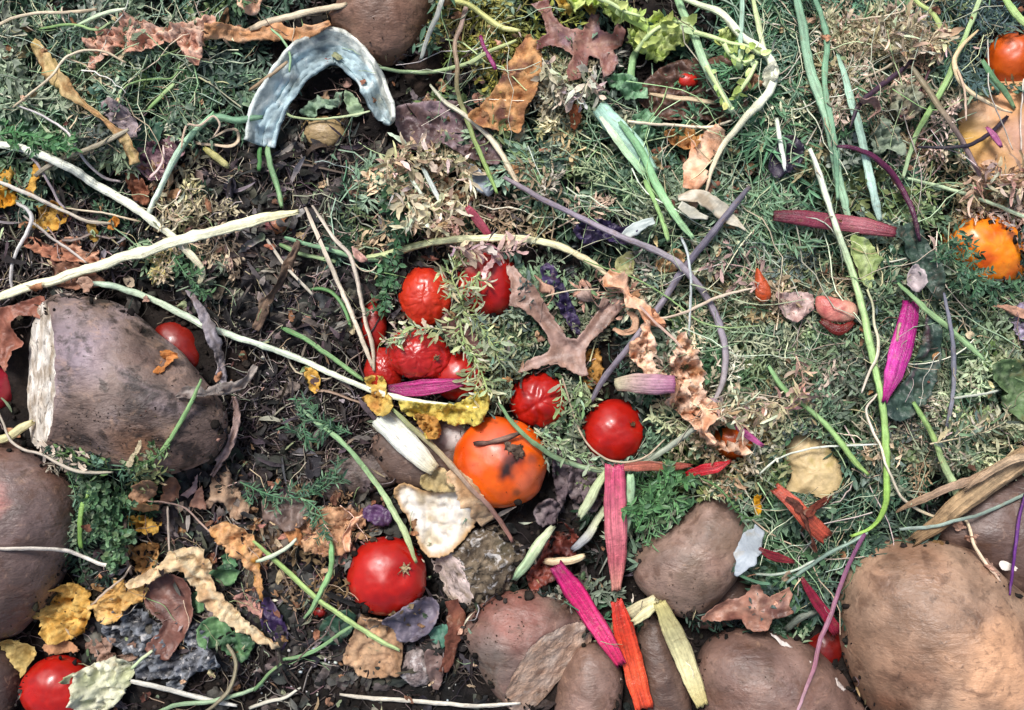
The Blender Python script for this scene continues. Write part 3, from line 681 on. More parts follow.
G = lump_geo(out, 40, bury=.3, cols=('5f4b44', '7b655c', '706a61'), amp=.04, cut=[((.52, -.44, .73), 27)], n=140, m=72, paint=[(512, 612, 26, '8d5a52', .6), (490, 650, 22, '77706a', .6)])
bd, ct = split_cut(G, ('9c7a64', 'c4a48c', 'd0b8a4'))
clear_poly(out, .88); compound('sweet_potato', 'halved sweet potato with a rough dry cut side next to the magenta chard stalk', 'sweet potato', [('skin', bd, M['potato']), ('cut_face', ct, M['flesh'])])
out = [(428, 556), (445, 540), (468, 528), (495, 525), (516, 540), (524, 562), (508, 590), (478, 606), (455, 604), (438, 588)]
G = lump_geo(out, 27, bury=.3, cols=('4c4238', '7c6e5c', '5c5444'), amp=.12, freq=5, wr=.05, cut=[((-.66, -.3, .62), 24)], n=120, m=60)
bd, ct = split_cut(G, ('b6a698', 'cbb8b0', '8f8070'))
clear_poly(out, .85); compound('mouldy_potato', 'dark mossy rotten potato lump with a whitish cut edge beside the squash peel', 'potato', [('skin', bd, M['mould']), ('cut_face', ct, M['cut'])])
# squash flesh pieces
potato('squash_piece', 'big pale orange squash flesh piece under the orange-brown tomato', 'squash piece',
       [(946, 110), (962, 92), (990, 84), (1040, 80), (1070, 130), (1040, 185), (1000, 195), (960, 170), (948, 140)], 20, bury=.3, cols=('b98a4a', 'c99a68', 'd4ab86'), mat='cream', clear=.75, paint=[(1000, 105, 22, 'c48a5e', .6), (1015, 140, 20, 'b08a84', .6), (962, 140, 16, 'd0a23c', .7)])
potato('squash_piece', 'mustard yellow squash piece sunk in the green carrot leaves', 'squash piece',
       [(784, 436), (798, 426), (812, 432), (832, 440), (846, 462), (850, 486), (826, 508), (800, 498), (782, 500), (788, 470), (778, 455)], 20, bury=.12, cols=('b89e6c', 'ccb488', 'a89458'), mat='cream', clear=.82, amp=.06)
# tomatoes
RED = ('940e08', 'b0180c', 'a0140c')
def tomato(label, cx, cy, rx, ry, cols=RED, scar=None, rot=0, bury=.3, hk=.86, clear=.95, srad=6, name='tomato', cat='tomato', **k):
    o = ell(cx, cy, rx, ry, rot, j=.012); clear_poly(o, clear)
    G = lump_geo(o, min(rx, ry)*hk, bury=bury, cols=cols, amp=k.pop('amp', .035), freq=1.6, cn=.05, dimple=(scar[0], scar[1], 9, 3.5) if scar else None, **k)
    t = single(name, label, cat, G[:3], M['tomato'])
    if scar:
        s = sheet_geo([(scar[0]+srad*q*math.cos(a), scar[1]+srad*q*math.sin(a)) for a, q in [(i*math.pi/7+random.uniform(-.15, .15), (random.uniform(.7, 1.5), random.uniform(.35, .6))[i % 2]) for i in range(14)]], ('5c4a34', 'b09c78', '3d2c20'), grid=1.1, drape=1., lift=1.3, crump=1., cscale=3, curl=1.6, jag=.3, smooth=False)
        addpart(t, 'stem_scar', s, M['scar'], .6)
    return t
tomato('smooth glossy red tomato sitting alone in the soil by the grey-purple leaf', 387, 576, 40, 40, scar=(405, 569), bury=.2, srad=6.5)
tomato('glossy round red tomato ringed by the thin looping stem', 614, 431, 31, 32, scar=(633, 424), bury=.2, srad=3)
tomato('wrinkled red tomato with creased skin next to the ringed one', 539, 400, 29, 28, wr=.02, wf=2.4, creases=1, bury=.2)
tomato('wilted red tomato at the upper left of the cluster under the fern', 426, 297, 27, 31, wr=.035, wf=3., bury=.25, cols=('b52a12', 'c8341a', 'a81a0e'))
tomato('shiny deep red tomato touching the point of the big oak leaf', 488, 284, 31, 34, bury=.25, cols=('98100c', 'b01a14', 'a3120e'), paint=[(470, 262, 9, 'b8a8a0', .4)])
tomato('small collapsed tomato at the left edge of the cluster', 384, 371, 20, 24, wr=.03, bury=.35, cols=('98140c', 'a82014'))
tomato('shrivelled red tomato in the middle of the cluster above the magenta stalk', 419, 355, 33, 26, rot=15, wr=.04, wf=3., bury=0., scar=(437, 358), srad=4, cols=('a01410', 'b4201a', 'a5180f'))
tomato('smooth red tomato at the lower right of the cluster touching the yellow leaf', 459, 375, 27, 26, bury=.2)
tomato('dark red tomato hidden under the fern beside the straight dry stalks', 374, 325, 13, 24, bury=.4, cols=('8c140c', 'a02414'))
tomato('bright red tomato in the bottom corner beside the pale crinkled leaf', 57, 688, 36, 32, bury=.25)
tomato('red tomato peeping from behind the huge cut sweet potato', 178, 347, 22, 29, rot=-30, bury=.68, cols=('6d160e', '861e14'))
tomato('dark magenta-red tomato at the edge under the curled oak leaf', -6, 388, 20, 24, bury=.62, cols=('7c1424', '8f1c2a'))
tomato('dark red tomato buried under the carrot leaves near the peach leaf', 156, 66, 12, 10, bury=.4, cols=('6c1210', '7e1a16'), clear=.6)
tomato('orange-red tomato in the corner with a dark rotten top', 1013, 58, 27, 27, bury=.2, cols=('c04a0c', 'd05a14'), paint=[(1010, 30, 14, '5d3a2c', .85)])
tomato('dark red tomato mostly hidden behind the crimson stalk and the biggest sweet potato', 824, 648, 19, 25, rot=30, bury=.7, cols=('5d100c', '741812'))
OR = ('d84e04', 'e05c08', 'd04404')
t = tomato('large orange tomato with black rot spots and a dry stem on it', 501, 462, 48, 45, cols=OR, bury=.2, paint=[(512, 455, 10, '30201c', 1), (506, 467, 8, '2c1c18', 1), (532, 455, 5, '8a3c20', .9), (494, 440, 16, 'd06048', .7), (528, 476, 14, 'c46a4c', .6), (516, 488, 4, '7a3c18', .8), (478, 462, 8, 'dd6d4c', .5)])
addpart(t, 'stem_scar', sheet_geo(ell(513, 450, 10, 9, 20, 14, .3), ('2c2018', '6b5a4c', '1c1410'), grid=1.6, drape=1., lift=1.5, crump=1.4, cscale=4, jag=.8), M['scar'], .6)
addpart(t, 'dry_stem', stem_geo([(475, 444), (490, 443), (505, 439), (520, 433)], [6, 5, 7, 5], ['4a2f28', '8a6a5c', '5c443a'], n=8, nodes=2), M['bark'])
tomato('bright orange split tomato among feathery leaves near the squash flesh', 986, 250, 46, 34, rot=25, clear=.8, cols=('e87408', 'f08a18', 'e06404'), bury=.15, wr=.02, wf=1.6, paint=[(975, 262, 8, 'c03c10', .7), (1000, 238, 5, '6c3c28', .8)])
tomato('small orange tomato showing between dry herbs at the foot of the crumpled leaf', 733, 441, 23, 20, cols=('c04c10', 'd0641e'), bury=.12, clear=.9)
tomato('tiny red tomato bit nearly covered by leaves in the potting soil', 320, 612, 7, 5, bury=.35, cols=('7c1814', '8e2420'))
# ================================================================ stuff layers
x, y = uni(30000); st = stuff('soil_crumbs', 'dark crumbs of soil and rotted matter between the vegetable scraps', 'soil crumbs', crumbs(x, y, ['1c1816', '26221f', '12100f', '34302c', '48423c', '181514'], (.7, 4.5)), 'soil', 0)
def multi(specs): 
    xs, ys = [], []
    for cx, cy, rx, ry, n in specs:
        a, b = in_ell(cx, cy, rx, ry, n); xs.append(a); ys.append(b)
    return np.concatenate(xs), np.concatenate(ys)
x, y = uni(3400)
x2, y2 = multi([(300, 240, 130, 110, 3600), (230, 170, 90, 70, 1500), (270, 600, 140, 80, 1500), (60, 240, 90, 60, 700), (440, 40, 40, 70, 300), (340, 430, 120, 60, 900), (480, 640, 90, 40, 300)])
x, y = np.r_[x, x2], np.r_[y, y2]
stuff('leaf_mould', 'tangle of dark rotting fibres and stalk shreds over the soil', 'leaf mould', strands(x, y, ['1e1815', '2b2420', '3c332e', '50463e', '6d6058', '1c1514', '2b232a', '8c8278', '9c948c', '443a3c'], (10, 55), (.35, 1.3), 1.1, 6.), 'bark', -2.5)
x, y = multi([(300, 240, 140, 110, 480), (200, 190, 90, 60, 160), (250, 560, 170, 110, 200), (400, 630, 130, 60, 60), (60, 240, 80, 50, 60), (440, 60, 50, 80, 70), (340, 430, 120, 60, 90), (600, 490, 60, 60, 40), (520, 380, 300, 220, 120)])
g_ = (x, y); x, y = multi([(300, 240, 140, 110, 120), (200, 190, 90, 60, 40), (260, 590, 160, 90, 60), (60, 240, 80, 50, 24), (350, 420, 110, 60, 40)])
stuff('old_stalks', 'dark half-rotten stalks tangled in the hollows of the heap', 'old stalks', strands(x, y, ['2c2420', '40362f', '5c5048', '7c7064', '3c3034', '948a7c', '4c5040'], (35, 110), (.7, 2.0), .6, 9.), 'stem', -2)
x, y = g_
stuff('shredded_leaves', 'twisted grey-brown shreds of old leaves and skins over the soil', 'shredded leaves', shreds(x, y, DK), 'bark', -2.5)
x, y = uni(1300); x2, y2 = multi([(300, 240, 140, 110, 420), (250, 560, 170, 110, 420), (400, 630, 130, 60, 120)]); x, y = np.r_[x, x2], np.r_[y, y2]
stuff('leaf_scraps', 'crumbled dark scraps of rotting leaves on the soil', 'leaf scraps', scraps(x, y, ['1c1b1a', '2a2827', '3a3634', '4a4541', '28262a', '5a544e', '34352f', '6c655d', '222420'], (8, 28), (.3, .9), .28, 4.), 'bark', -2.5)
GP = ['5a7a56', '4c7050', '6c8c68', '84a07c', '52765e', '60806c', '96ac8c', '486a4c', 'b0bfa0', '74884e']
GP2 = ['4a6a3c', '5a7c46', '3c5a36', '6c8a54']
SAGE = ['a0aa88', '8c9a7c', 'b8bc9c', '788c70', '84967c', '64786a']
GPD = ['34503a', '2c4634', '3c5844', '26402e']
specs = [(90, 70, 120, 55, 150), (60, 145, 110, 30, 70), (20, 110, 50, 40, 30), (150, 230, 30, 60, 8), (150, 60, 80, 50, 40), (250, 60, 30, 50, 14),
         (600, 150, 100, 75, 130), (580, 330, 60, 60, 22), (780, 60, 60, 90, 100), (860, 70, 90, 90, 120), (960, 60, 60, 90, 70), (810, 190, 80, 80, 95), (720, 220, 60, 60, 50), (900, 200, 70, 60, 70),
         (750, 310, 90, 70, 130), (850, 330, 70, 80, 110), (960, 320, 70, 70, 100), (700, 380, 60, 50, 30), (830, 400, 110, 60, 120), (960, 400, 70, 60, 60), (850, 500, 90, 50, 95), (700, 480, 70, 30, 40), (660, 510, 35, 22, 14), (800, 560, 70, 30, 50), (960, 440, 60, 50, 40),
         (390, 200, 35, 60, 22), (430, 230, 40, 30, 12), (500, 90, 30, 30, 10), (120, 500, 30, 40, 26), (105, 530, 20, 30, 16), (780, 620, 40, 40, 20), (1100, 300, 80, 400, 120), (1080, 200, 60, 200, 40), (600, -80, 400, 80, 200), (100, -70, 200, 60, 60), (-80, 100, 80, 100, 40), (670, 570, 60, 60, 8), (590, 600, 20, 25, 6), (470, 330, 40, 40, 8), (650, 440, 50, 20, 16), (250, 260, 60, 60, 1)]
gl = []
for pi, (pal, fr, hm) in enumerate(((['16241a', '122018', '1c2c22', '182622'], .36, 2), (GPD, .30, 9), (GP, .36, 18), (GP+SAGE, .19, 22))):  # lower layers coloured near black as shade in the gaps, top layers lighter
    sub = []
    for (cx, cy, rx, ry, n) in specs:
        a, b = in_ell(cx, cy, rx, ry, max(1, int(n*fr)))
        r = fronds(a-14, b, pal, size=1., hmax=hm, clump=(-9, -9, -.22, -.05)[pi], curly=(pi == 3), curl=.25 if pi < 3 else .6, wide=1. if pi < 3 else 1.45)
        if r: sub.append(r)
    g = join(sub); gl.append(g); splat(g[0], -3.5, 1)
for (cx, cy, rx, ry, n, an, sz, pal) in [(785, 10, 45, 60, 22, 1.45, 1.7, ['4c7c58', '5c8c64', '6c9c74']), (760, 60, 30, 50, 10, 1.7, 1.6, ['4c7c58', '5c8c64']), (755, 160, 24, 50, 8, 1.6, 1.5, ['5c8460', '7c9c7c']), (835, 20, 40, 30, 10, 1.2, 1.4, ['4c7860', '6c9880']), (960, 10, 40, 30, 12, 1.3, 1.3, ['4c6c68', '5c7c74', '6c8c84']), (660, 480, 24, 16, 8, 1.9, 1.0, ['4c7c48', '64945c'])]:
    a, b = in_ell(cx, cy, rx, ry, n); r = fronds(a, b, pal, size=sz, hmax=14, angs=an, wide=.5, jit=.3)
    if r: gl.append(r); splat(r[0], -3, 1)
stuff('carrot_greens', 'thick mass of feathery blue-green carrot leaves covering much of the heap', 'carrot greens', join(gl), 'green', -3.5)
x, y = multi([(90, 30, 130, 30, 90), (120, 100, 120, 50, 80), (790, 60, 70, 80, 160), (850, 300, 170, 200, 420), (700, 220, 100, 90, 110), (960, 120, 70, 110, 120), (800, 520, 100, 60, 120), (600, 160, 80, 60, 60), (110, 500, 50, 40, 12), (360, 220, 60, 80, 30)])
stuff('leaf_stalks', 'thin loose green stalks tangled through the carrot leaves', 'leaf stalks', strands(x, y, ['5f7c5c', '749070', '4a6a54', '8aa084', '9aa88c', 'b4bca0', 'a8a488'], (25, 110), (.35, 1.3), .6, 8.), 'stem', -2)
BEI = ['b4a484', 'c4b698', 'd0c4a8', '9c8c6c', 'dcd2b8', 'a8987c']
sg = []
for (cx, cy, rx, ry, n, pal) in [(900, 40, 45, 38, 22, BEI), (560, 75, 30, 22, 12, BEI+SAGE), (585, 85, 22, 26, 8, BEI), (755, 420, 60, 40, 20, BEI), (975, 440, 50, 26, 26, BEI+SAGE), (1000, 180, 35, 28, 22, BEI), (500, 20, 38, 25, 26, ['a09a50', 'b0a860', 'c4ba78', '8a8a4a']), (440, 200, 45, 40, 14, BEI), (860, 300, 60, 70, 26, SAGE), (820, 440, 80, 50, 14, SAGE), (900, 400, 80, 50, 24, SAGE+BEI[2:3]), (130, 90, 80, 50, 16, SAGE), (560, 350, 50, 50, 16, SAGE), (520, 350, 25, 40, 14, SAGE), (590, 450, 60, 18, 18, SAGE), (750, 330, 70, 60, 8, SAGE), (720, 430, 26, 40, 14, BEI), (940, 370, 60, 60, 18, SAGE), (870, 90, 60, 50, 14, BEI), (640, 190, 40, 40, 12, SAGE), (340, 560, 60, 50, 10, ['6b5a44', '8a745a']), (190, 215, 30, 30, 12, BEI[:4]), (520, 215, 60, 25, 14, BEI), (690, 300, 50, 60, 10, BEI), (790, 300, 30, 25, 8, BEI), (60, 440, 60, 16, 6, BEI), (945, 130, 20, 50, 8, BEI), (480, 330, 30, 50, 8, SAGE)]:
    a, b = in_ell(cx, cy, rx, ry, n); r = fronds(a-12, b, pal, size=.95, hmax=11, curl=1., jit=1.5, wide=1., curly=True)
    if r: sg.append(r)
stuff('withered_herbs', 'curled beige and sage withered herb leaves lying over the greens', 'withered herbs', join(sg), 'herb', -3)
x, y = uni(330); x2, y2 = multi([(300, 240, 130, 110, 70), (240, 600, 150, 80, 60), (900, 300, 130, 200, 80), (80, 200, 100, 90, 40)]); x, y = np.r_[x, x2], np.r_[y, y2]
stuff('straw_litter', 'fine pale dry stalks and rootlets strewn through the heap', 'straw litter', strands(x, y, ['a8977c', 'c0b196', '8d7c66', 'd0c4ae', '75655a', '9a8a86'], (14, 70), (.3, .8), .8, 4.), 'stem', -2)
x, y = uni(1300); k_ = ~((x > 560) & (y < 560) & (RNG.random(1300) < .75)); x, y = x[k_], y[k_]; g = shreds(x, y, BEI+SAGE+['8a6a50', 'b08c6c', '5c6e50', '6c5a50'], (8, 24), (1.5, 4), 4., 1.)
stuff('curled_leaf_bits', 'small curled beige, sage and brown leaf bits scattered through the heap', 'leaf bits', g, 'herb', -2.5)
x, y = uni(420); k_ = ~((x > 560) & (y < 540) & (RNG.random(420) < .8)); x, y = x[k_], y[k_]; x2, y2 = multi([(250, 540, 120, 60, 50), (480, 120, 70, 90, 30), (700, 170, 60, 60, 26), (360, 520, 60, 40, 20)]); x, y = np.r_[x, x2], np.r_[y, y2]
stuff('dry_flakes', 'small curled flakes of dry brown and tan leaf', 'dry flakes', scraps(x, y, ['8f6a4c', 'a5805c', '7a5540', 'b8977a', '9a7468', 'c0a488', '6b4a3c'], (5, 16), (.25, .8), .35, 4.), 'dry', -2)
x, y = multi([(315, 655, 30, 26, 34), (285, 690, 40, 20, 20), (60, 300, 60, 40, 6), (430, 690, 30, 15, 8)])
stuff('white_grit', 'white mineral grains scattered in the dark potting soil', 'white grit', crumbs(x, y, ['c8c8c4', 'dcdcd8', 'aeb0ae'], (.8, 2.2), .8), 'cream', 0)
PEACH = ['c08a68', 'd4a686', 'e2c0a4', 'ac7854']
TAN = ['9c7a54', 'b8966c', 'cfb088', '84623e']
MUST = ['a87424', 'c09038', 'd4aa54', '8c5c1c']
BRN = ['5c3c30', '74503f', '8c6450', '4a3028']
# ---------------------------------------------------------------- low leaves and scraps
LF = 'fallen leaf'
def leaf(label, o, cols, mat='dry', name='dry_leaf', cat='leaf', **k):
    k.setdefault('autov', 'leaf' in name and 'scrap' not in name)
    return sheet(name, label, cat, o, cols, mat, **k)
leaf('purplish brown leathery leaf lying flat below the end of the curved rind', [(395, 108), (430, 102), (462, 104), (480, 118), (500, 140), (498, 165), (470, 160), (440, 145), (415, 150), (400, 135)], ['4f3c3c', '6c5654', '7e6a70', '5c463f'], 'oak', crump=1.2, curl=3)
leaf('small bluish grey leaf scrap between the dry herb and the long oak stalk', [(468, 165), (480, 170), (494, 188), (488, 196), (474, 186)], ['76808a', '9098a0'], 'oak')
leaf('flat dark green leaf piece between the long tan leaf and the pale bent leek', [(143, 118), (155, 122), (165, 125), (160, 142), (148, 158), (138, 152), (136, 140)], ['2c5240', '3c6650', '28483a'], 'leaf', crump=.6, name='green_leaf')
leaf('mauve-grey crumpled leaf beside the long tan spindle leaf', [(103, 103), (116, 101), (128, 110), (136, 126), (134, 138), (120, 130), (108, 118)], ['85787a', 'a09294', '74625e'], 'dry', crump=2.5, cscale=8)
leaf('pink and purple crumpled petal scrap beside the pale bent leek', [(140, 150), (158, 140), (178, 138), (184, 152), (172, 172), (156, 182), (142, 172)], ['6c4c58', '8a6a74', '9a7e80', '5c404c'], 'dry', crump=3, cscale=7)
leaf('brown curled leaf scrap under the big white stalk', [(125, 178), (140, 176), (150, 190), (148, 205), (134, 200)], ['7a4c38', '96644c'], 'dry', crump=2.5, cscale=7)
leaf('mustard leaf curled at the edge above the thin mauve stalk', [(-8, 164), (6, 170), (13, 168), (12, 182), (4, 190), (-10, 186)], MUST, 'yellow', crump=2.2, cscale=8, name='yellow_leaf')
leaf('drooping mustard leaf under the thick white stalk', [(30, 170), (40, 163), (44, 172), (37, 184), (33, 198), (25, 194), (27, 182)], MUST, 'yellow', crump=2.2, cscale=8, name='yellow_leaf')
leaf('orange-yellow leaf at the edge below the pale stalk', [(-10, 194), (4, 190), (16, 192), (14, 204), (2, 208), (-10, 206)], ['b87820', 'd0962c'], 'yellow', crump=2, cscale=8, name='yellow_leaf')
leaf('largest mustard leaf where the thin stalks meet', [(42, 206), (56, 202), (68, 210), (66, 220), (54, 232), (42, 230), (30, 226), (38, 218)], MUST, 'yellow', crump=2.5, cscale=9, name='yellow_leaf')
leaf('tiny orange curled leaf at the tip of a thin stalk', [(108, 222), (116, 217), (120, 222), (115, 229), (109, 229)], ['b06c24', 'cc8a3c'], 'yellow', name='yellow_leaf', grid=2)
leaf('small olive curled leaf beside the tiny orange one', [(88, 224), (94, 222), (99, 234), (95, 242), (88, 236)], ['8a6a2c', '9c7c3c'], 'yellow', name='yellow_leaf', grid=2)
leaf('crumpled peach-brown leaf under the long cream stalk', [(20, 240), (38, 238), (54, 246), (66, 236), (78, 238), (82, 250), (100, 252), (98, 264), (78, 262), (60, 262), (44, 256), (30, 248)], ['9c6650', 'b88468', 'c69a80', '7c4c38'], 'dry', crump=3, cscale=9, curl=3)
leaf('dull brown ragged leaf behind the cut sweet potato top', [(52, 268), (70, 262), (92, 270), (104, 284), (80, 290), (56, 284)], BRN, 'dry', crump=2)
leaf('brown torn leaf between the oak leaf and the yellow leaves', [(135, 640), (120, 655), (112, 650), (118, 636), (90, 640), (84, 646), (92, 655), (102, 664), (118, 665), (140, 655)], ['6c5044', '8a6c5c', '9c8070'], 'dry', crump=3, cscale=8)
leaf('broad grey mouldy leaf mass under the brown oak leaf', [(110, 612), (140, 610), (165, 625), (190, 620), (212, 640), (222, 665), (195, 672), (180, 690), (160, 678), (140, 672), (118, 650), (104, 632)], ['4c4c50', '6c6e74', '82868c', '38383c'], 'mould', crump=5, cscale=10, curl=3, name='mouldy_leaf')
leaf('flat tan leaf piece beside the red corner tomato', [(44, 645), (60, 640), (75, 645), (80, 650), (62, 653), (48, 652)], ['9c7050', 'b08462'], 'dry')
leaf('folded pale yellow leaf between the two edge potatoes and the corner tomato', [(0, 634), (12, 638), (24, 646), (34, 654), (32, 662), (26, 674), (20, 672), (16, 664), (8, 654)], ['a88c4c', 'bca468', '8f7440'], 'yellow', crump=2.5, name='yellow_leaf')
G = None
for L_, c_ in (('largest round green salad leaf beside the long pale leaf', (216, 632, 16, 14)), ('green salad leaf tucked between the oak leaf and the pale leaf', (198, 602, 11, 12)), ('lower green salad leaf touching the grey mould', (238, 645, 15, 16)), ('upper glossy green salad leaf over the dark gap', (226, 574, 12, 11))):
    leaf(L_, ell(*c_, 20, 12, .1), ['38603c', '4c7a4a', '5f8c50', '2f5236'], 'leaf', crump=1.6, cscale=12, curl=2.5, name='green_leaf', thick=.8)
leaf('tiny bright green salad leaf above the glossy one', ell(230, 560, 7, 9, 0, 10, .1), ['3f7044', '58905a'], 'leaf', name='green_leaf')
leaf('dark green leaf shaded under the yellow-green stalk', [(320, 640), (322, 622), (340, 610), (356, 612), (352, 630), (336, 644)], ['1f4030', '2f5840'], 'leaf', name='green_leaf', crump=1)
leaf('bluish green leaf scrap below the grey-purple leaf', [(428, 632), (446, 624), (450, 640), (440, 648)], ['2f6450', '4a8068'], 'leaf', name='green_leaf')
leaf('dark purple leaf by the tip of the long pale leaf', [(262, 602), (272, 598), (284, 620), (288, 640), (278, 652), (264, 630)], ['2a1c3a', '3c2a50', '241a30'], 'oak', name='purple_leaf', crump=2)
leaf('pink-brown curled scrap beside the dark purple leaf', [(234, 596), (248, 594), (262, 606), (264, 616), (250, 610), (238, 606)], ['a0766a', 'b88c80'], 'dry', crump=2.5, cscale=7)
leaf('peach leaf torn above the lone red tomato', [(300, 545), (296, 525), (312, 512), (340, 506), (360, 514), (365, 526), (345, 534), (348, 550), (330, 556), (312, 552)], ['8f6a50', 'b08464', 'c09874'], 'dry', crump=3, cscale=10)
ribbon('dry_leaf', 'peach curled strip of leaf against the lone red tomato', 'leaf', [(364, 516), (354, 524), (346, 536), (348, 552)], [5, 10, 10, 4], PEACH)
leaf('orange-tan leaf scrap under the green needle sprig', [(284, 524), (300, 530), (300, 546), (286, 538)], ['a87044', 'c08a5c'], 'dry')
leaf('brown leathery scrap in front of the tomato-side soil', [(262, 500), (290, 496), (312, 506), (304, 524), (278, 530), (262, 518)], ['54443e', '6c5a52', '7c6a60'], 'oak', crump=2.5)
leaf('dark purple cabbage scrap between the tan leaf and the lone tomato', [(362, 510), (378, 505), (392, 514), (388, 526), (372, 522)], ['38243c', '54385a'], 'oak', name='purple_leaf', crump=2)
leaf('triangular brown leaf standing beside the tan blotched leaf', [(170, 478), (178, 474), (180, 488), (176, 500), (158, 506)], ['7c5440', '9a7058'], 'oak', crump=1, smooth=False)
leaf('pointed pinkish leaf tip between the triangular brown leaves', [(182, 494), (190, 488), (199, 472), (196, 492), (188, 498)], ['8c706c', 'a88c88'], 'oak', crump=1, smooth=False, grid=2)
leaf('second triangular brown leaf with a lit edge', [(190, 506), (196, 492), (202, 486), (206, 510)], ['84584a', 'a47a64'], 'oak', crump=1, smooth=False, grid=2)
leaf('tan leaf with dark blotches standing above the orange leaves', [(213, 470), (222, 460), (230, 470), (236, 490), (248, 506), (246, 518), (232, 516), (226, 502), (212, 500)], ['8c725c', 'ab9078', '6a5244'], 'dry', crump=3)
leaf('brown curled bark-like leaf at the foot of the cut sweet potato', [(160, 480), (150, 498), (130, 508), (124, 500), (134, 488), (150, 478)], ['8c6a52', 'a88468'], 'dry', crump=2)
# bottom centre peel and leaves
leaf('flat tan peel lying below the lone red tomato', [(366, 610), (380, 612), (393, 620), (403, 640), (402, 662), (397, 674), (366, 677), (356, 672), (343, 660), (350, 640), (358, 622)], ['8c6c50', 'a88668', 'b89674'], 'bark', crump=2, name='peel', cat='peel', thick=1.2)
leaf('smooth grey-purple leaf against the bottom of the lone red tomato', [(384, 618), (402, 605), (423, 596), (438, 604), (437, 620), (428, 634), (413, 643), (398, 642), (394, 630)], ['4a444e', '625a66', '6e6670'], 'oak', crump=1.2, curl=3, thick=.8)
G = lump_geo(ell(417, 667, 17, 20, 10), 13, cols=('544848', '8a7c78', 'a89c98'), amp=.06, wr=.04); single('mouldy_lump', 'small purple-brown rotten lump dusted with grey mould below the tan peel', 'mouldy lump', G[:3], M['mould'])
ribbon('dry_leaf', 'dark red-brown leaf strip beside the halved sweet potato', 'leaf', [(452, 600), (456, 622), (452, 645), (444, 672)], [14, 18, 14, 12], ['4c2c24', '663c30', '7a4c3c'], twist=.4, ruf=1.5)
leaf('dark brown leaf behind the mouldy lump', [(425, 650), (440, 655), (444, 672), (438, 690), (430, 684)], ['5a443e', '74605a'], 'oak')
# squash peel + pale onion skin
sheet('squash_peel', 'cream-coloured glossy squash peel with dark spots between the lone tomato and the orange one', 'peel', [(394, 494), (405, 484), (430, 492), (456, 488), (470, 500), (477, 515), (470, 532), (448, 552), (430, 556), (418, 542), (408, 520)], ['b4a488', 'd0c8bc', 'dcd8d0', 'c4b8a0'], 'cream', crump=2, cscale=22, curl=4, rim=('b08a5c', 4), thick=1.5, drape=.3, lift=4)
for L_, (x_, y_, r_) in (('small', (427, 513, 3)),):
    pass
ribbon('dry_leaf', 'thin tan papery skin between the squash peel and the orange tomato', 'leaf', [(450, 470), (462, 484), (474, 500), (488, 522)], [10, 26, 24, 14], ['b89470', 'cdb08c', 'a07c58'], twist=.3, ruf=1.5)
sheet('onion_skin', 'olive papery onion skin behind the tip of the white stalk stub', 'onion skin', [(420, 478), (440, 468), (452, 476), (456, 490), (438, 492), (424, 490)], ['98875c', 'b5a27a'], 'dry', crump=2)
# shards near 550-600 x 440-510
for L_, o_ in (('long pointed grey-brown shrivelled peel beside the orange tomato', [(553, 452), (566, 456), (570, 480), (562, 508), (556, 490)]), ('wedge-shaped grey-brown peel right of the pointed one', [(572, 462), (588, 458), (596, 478), (590, 500), (574, 502), (568, 484)]), ('pale-edged grey peel lump below the pointed peel', [(536, 506), (552, 498), (560, 508), (552, 524), (538, 524)]), ('dark brown peel scrap against the pale green stalk ends', [(580, 486), (600, 478), (604, 500), (590, 512)])):
    sheet('shrivelled_peel', L_, 'peel', o_, ['54464a', '6f6062', '857878', '483a3a'], 'bark', crump=3.5, cscale=9, curl=3, thick=2.2, lift=4)
leaf('dark red wrinkled skin behind the pale green stalk end', [(552, 526), (566, 524), (577, 532), (576, 552), (568, 570), (550, 582), (532, 589), (527, 575), (540, 556)], ['4a1e18', '64302a', '3c1814', '7a3c30'], 'oak', name='tomato_skin', cat='tomato skin', crump=4, cscale=9, curl=3, thick=.8)
# ---------------------------------------------------------------- rind (arc trough)
P = spline([(262, 146), (267, 122), (280, 96), (300, 68), (318, 56), (336, 50), (354, 60), (370, 80), (380, 102), (392, 124)], 2.5)
N = len(P); t = np.linspace(0, 1, N); Wd = np.interp(t, [0, .06, .3, .5, .75, .94, 1], [12, 13, 14, 15, 13, 11, 4]); m = 25
z = support(P, 8, 0, 40)+5; Q = p2w(P[:, 0], P[:, 1], z); T = np.gradient(Q, axis=0); T /= np.linalg.norm(T, axis=1)[:, None]
S = np.cross(T, [0, 0, 1.]); U = np.array([0, 0, 1.]); u = np.linspace(-1, 1, m)[None]
Ls = np.arange(N)[:, None]*2.5
x_ = u*Wd[:, None]*(1+.06*noise(Ls/9, u*2)); hgt = 12*np.clip(u*(1 if S[N//2][1] > 0 else -1)+.15, 0, 2)**1.5+3*np.abs(u)**3+5*(.5-np.abs(noise(Ls/30, u*2.6, 2.)))+1.6*noise(Ls/5, u*5, 5.)
V = Q[:, None]+S[:, None]*x_[..., None]+U*hgt[..., None]
RS = 1 if S[N//2][1] > 0 else -1   # outer side of the arc
rimm = np.clip((u*RS-.45+.25*noise(Ls/15, 3.3))*5, 0, 1)*np.interp(t, [0, .35, .5, 1], [.5, .6, 1, 1])[:, None]
C = (hx('a2b6ba')[None, None]*(1+.45*noise(Ls/40, u*2.4, 9.)+.2*noise(Ls/4, u*5, 3.))[..., None])*(1-rimm[..., None])+hx('e6e8dc')*rimm[..., None]
i_ = np.arange(N-1)[:, None]*m; j_ = np.arange(m-1)[None]; F = np.stack([i_+j_, i_+m+j_, i_+m+j_+1, i_+j_+1], -1).reshape(-1, 4)
lowleaf = None
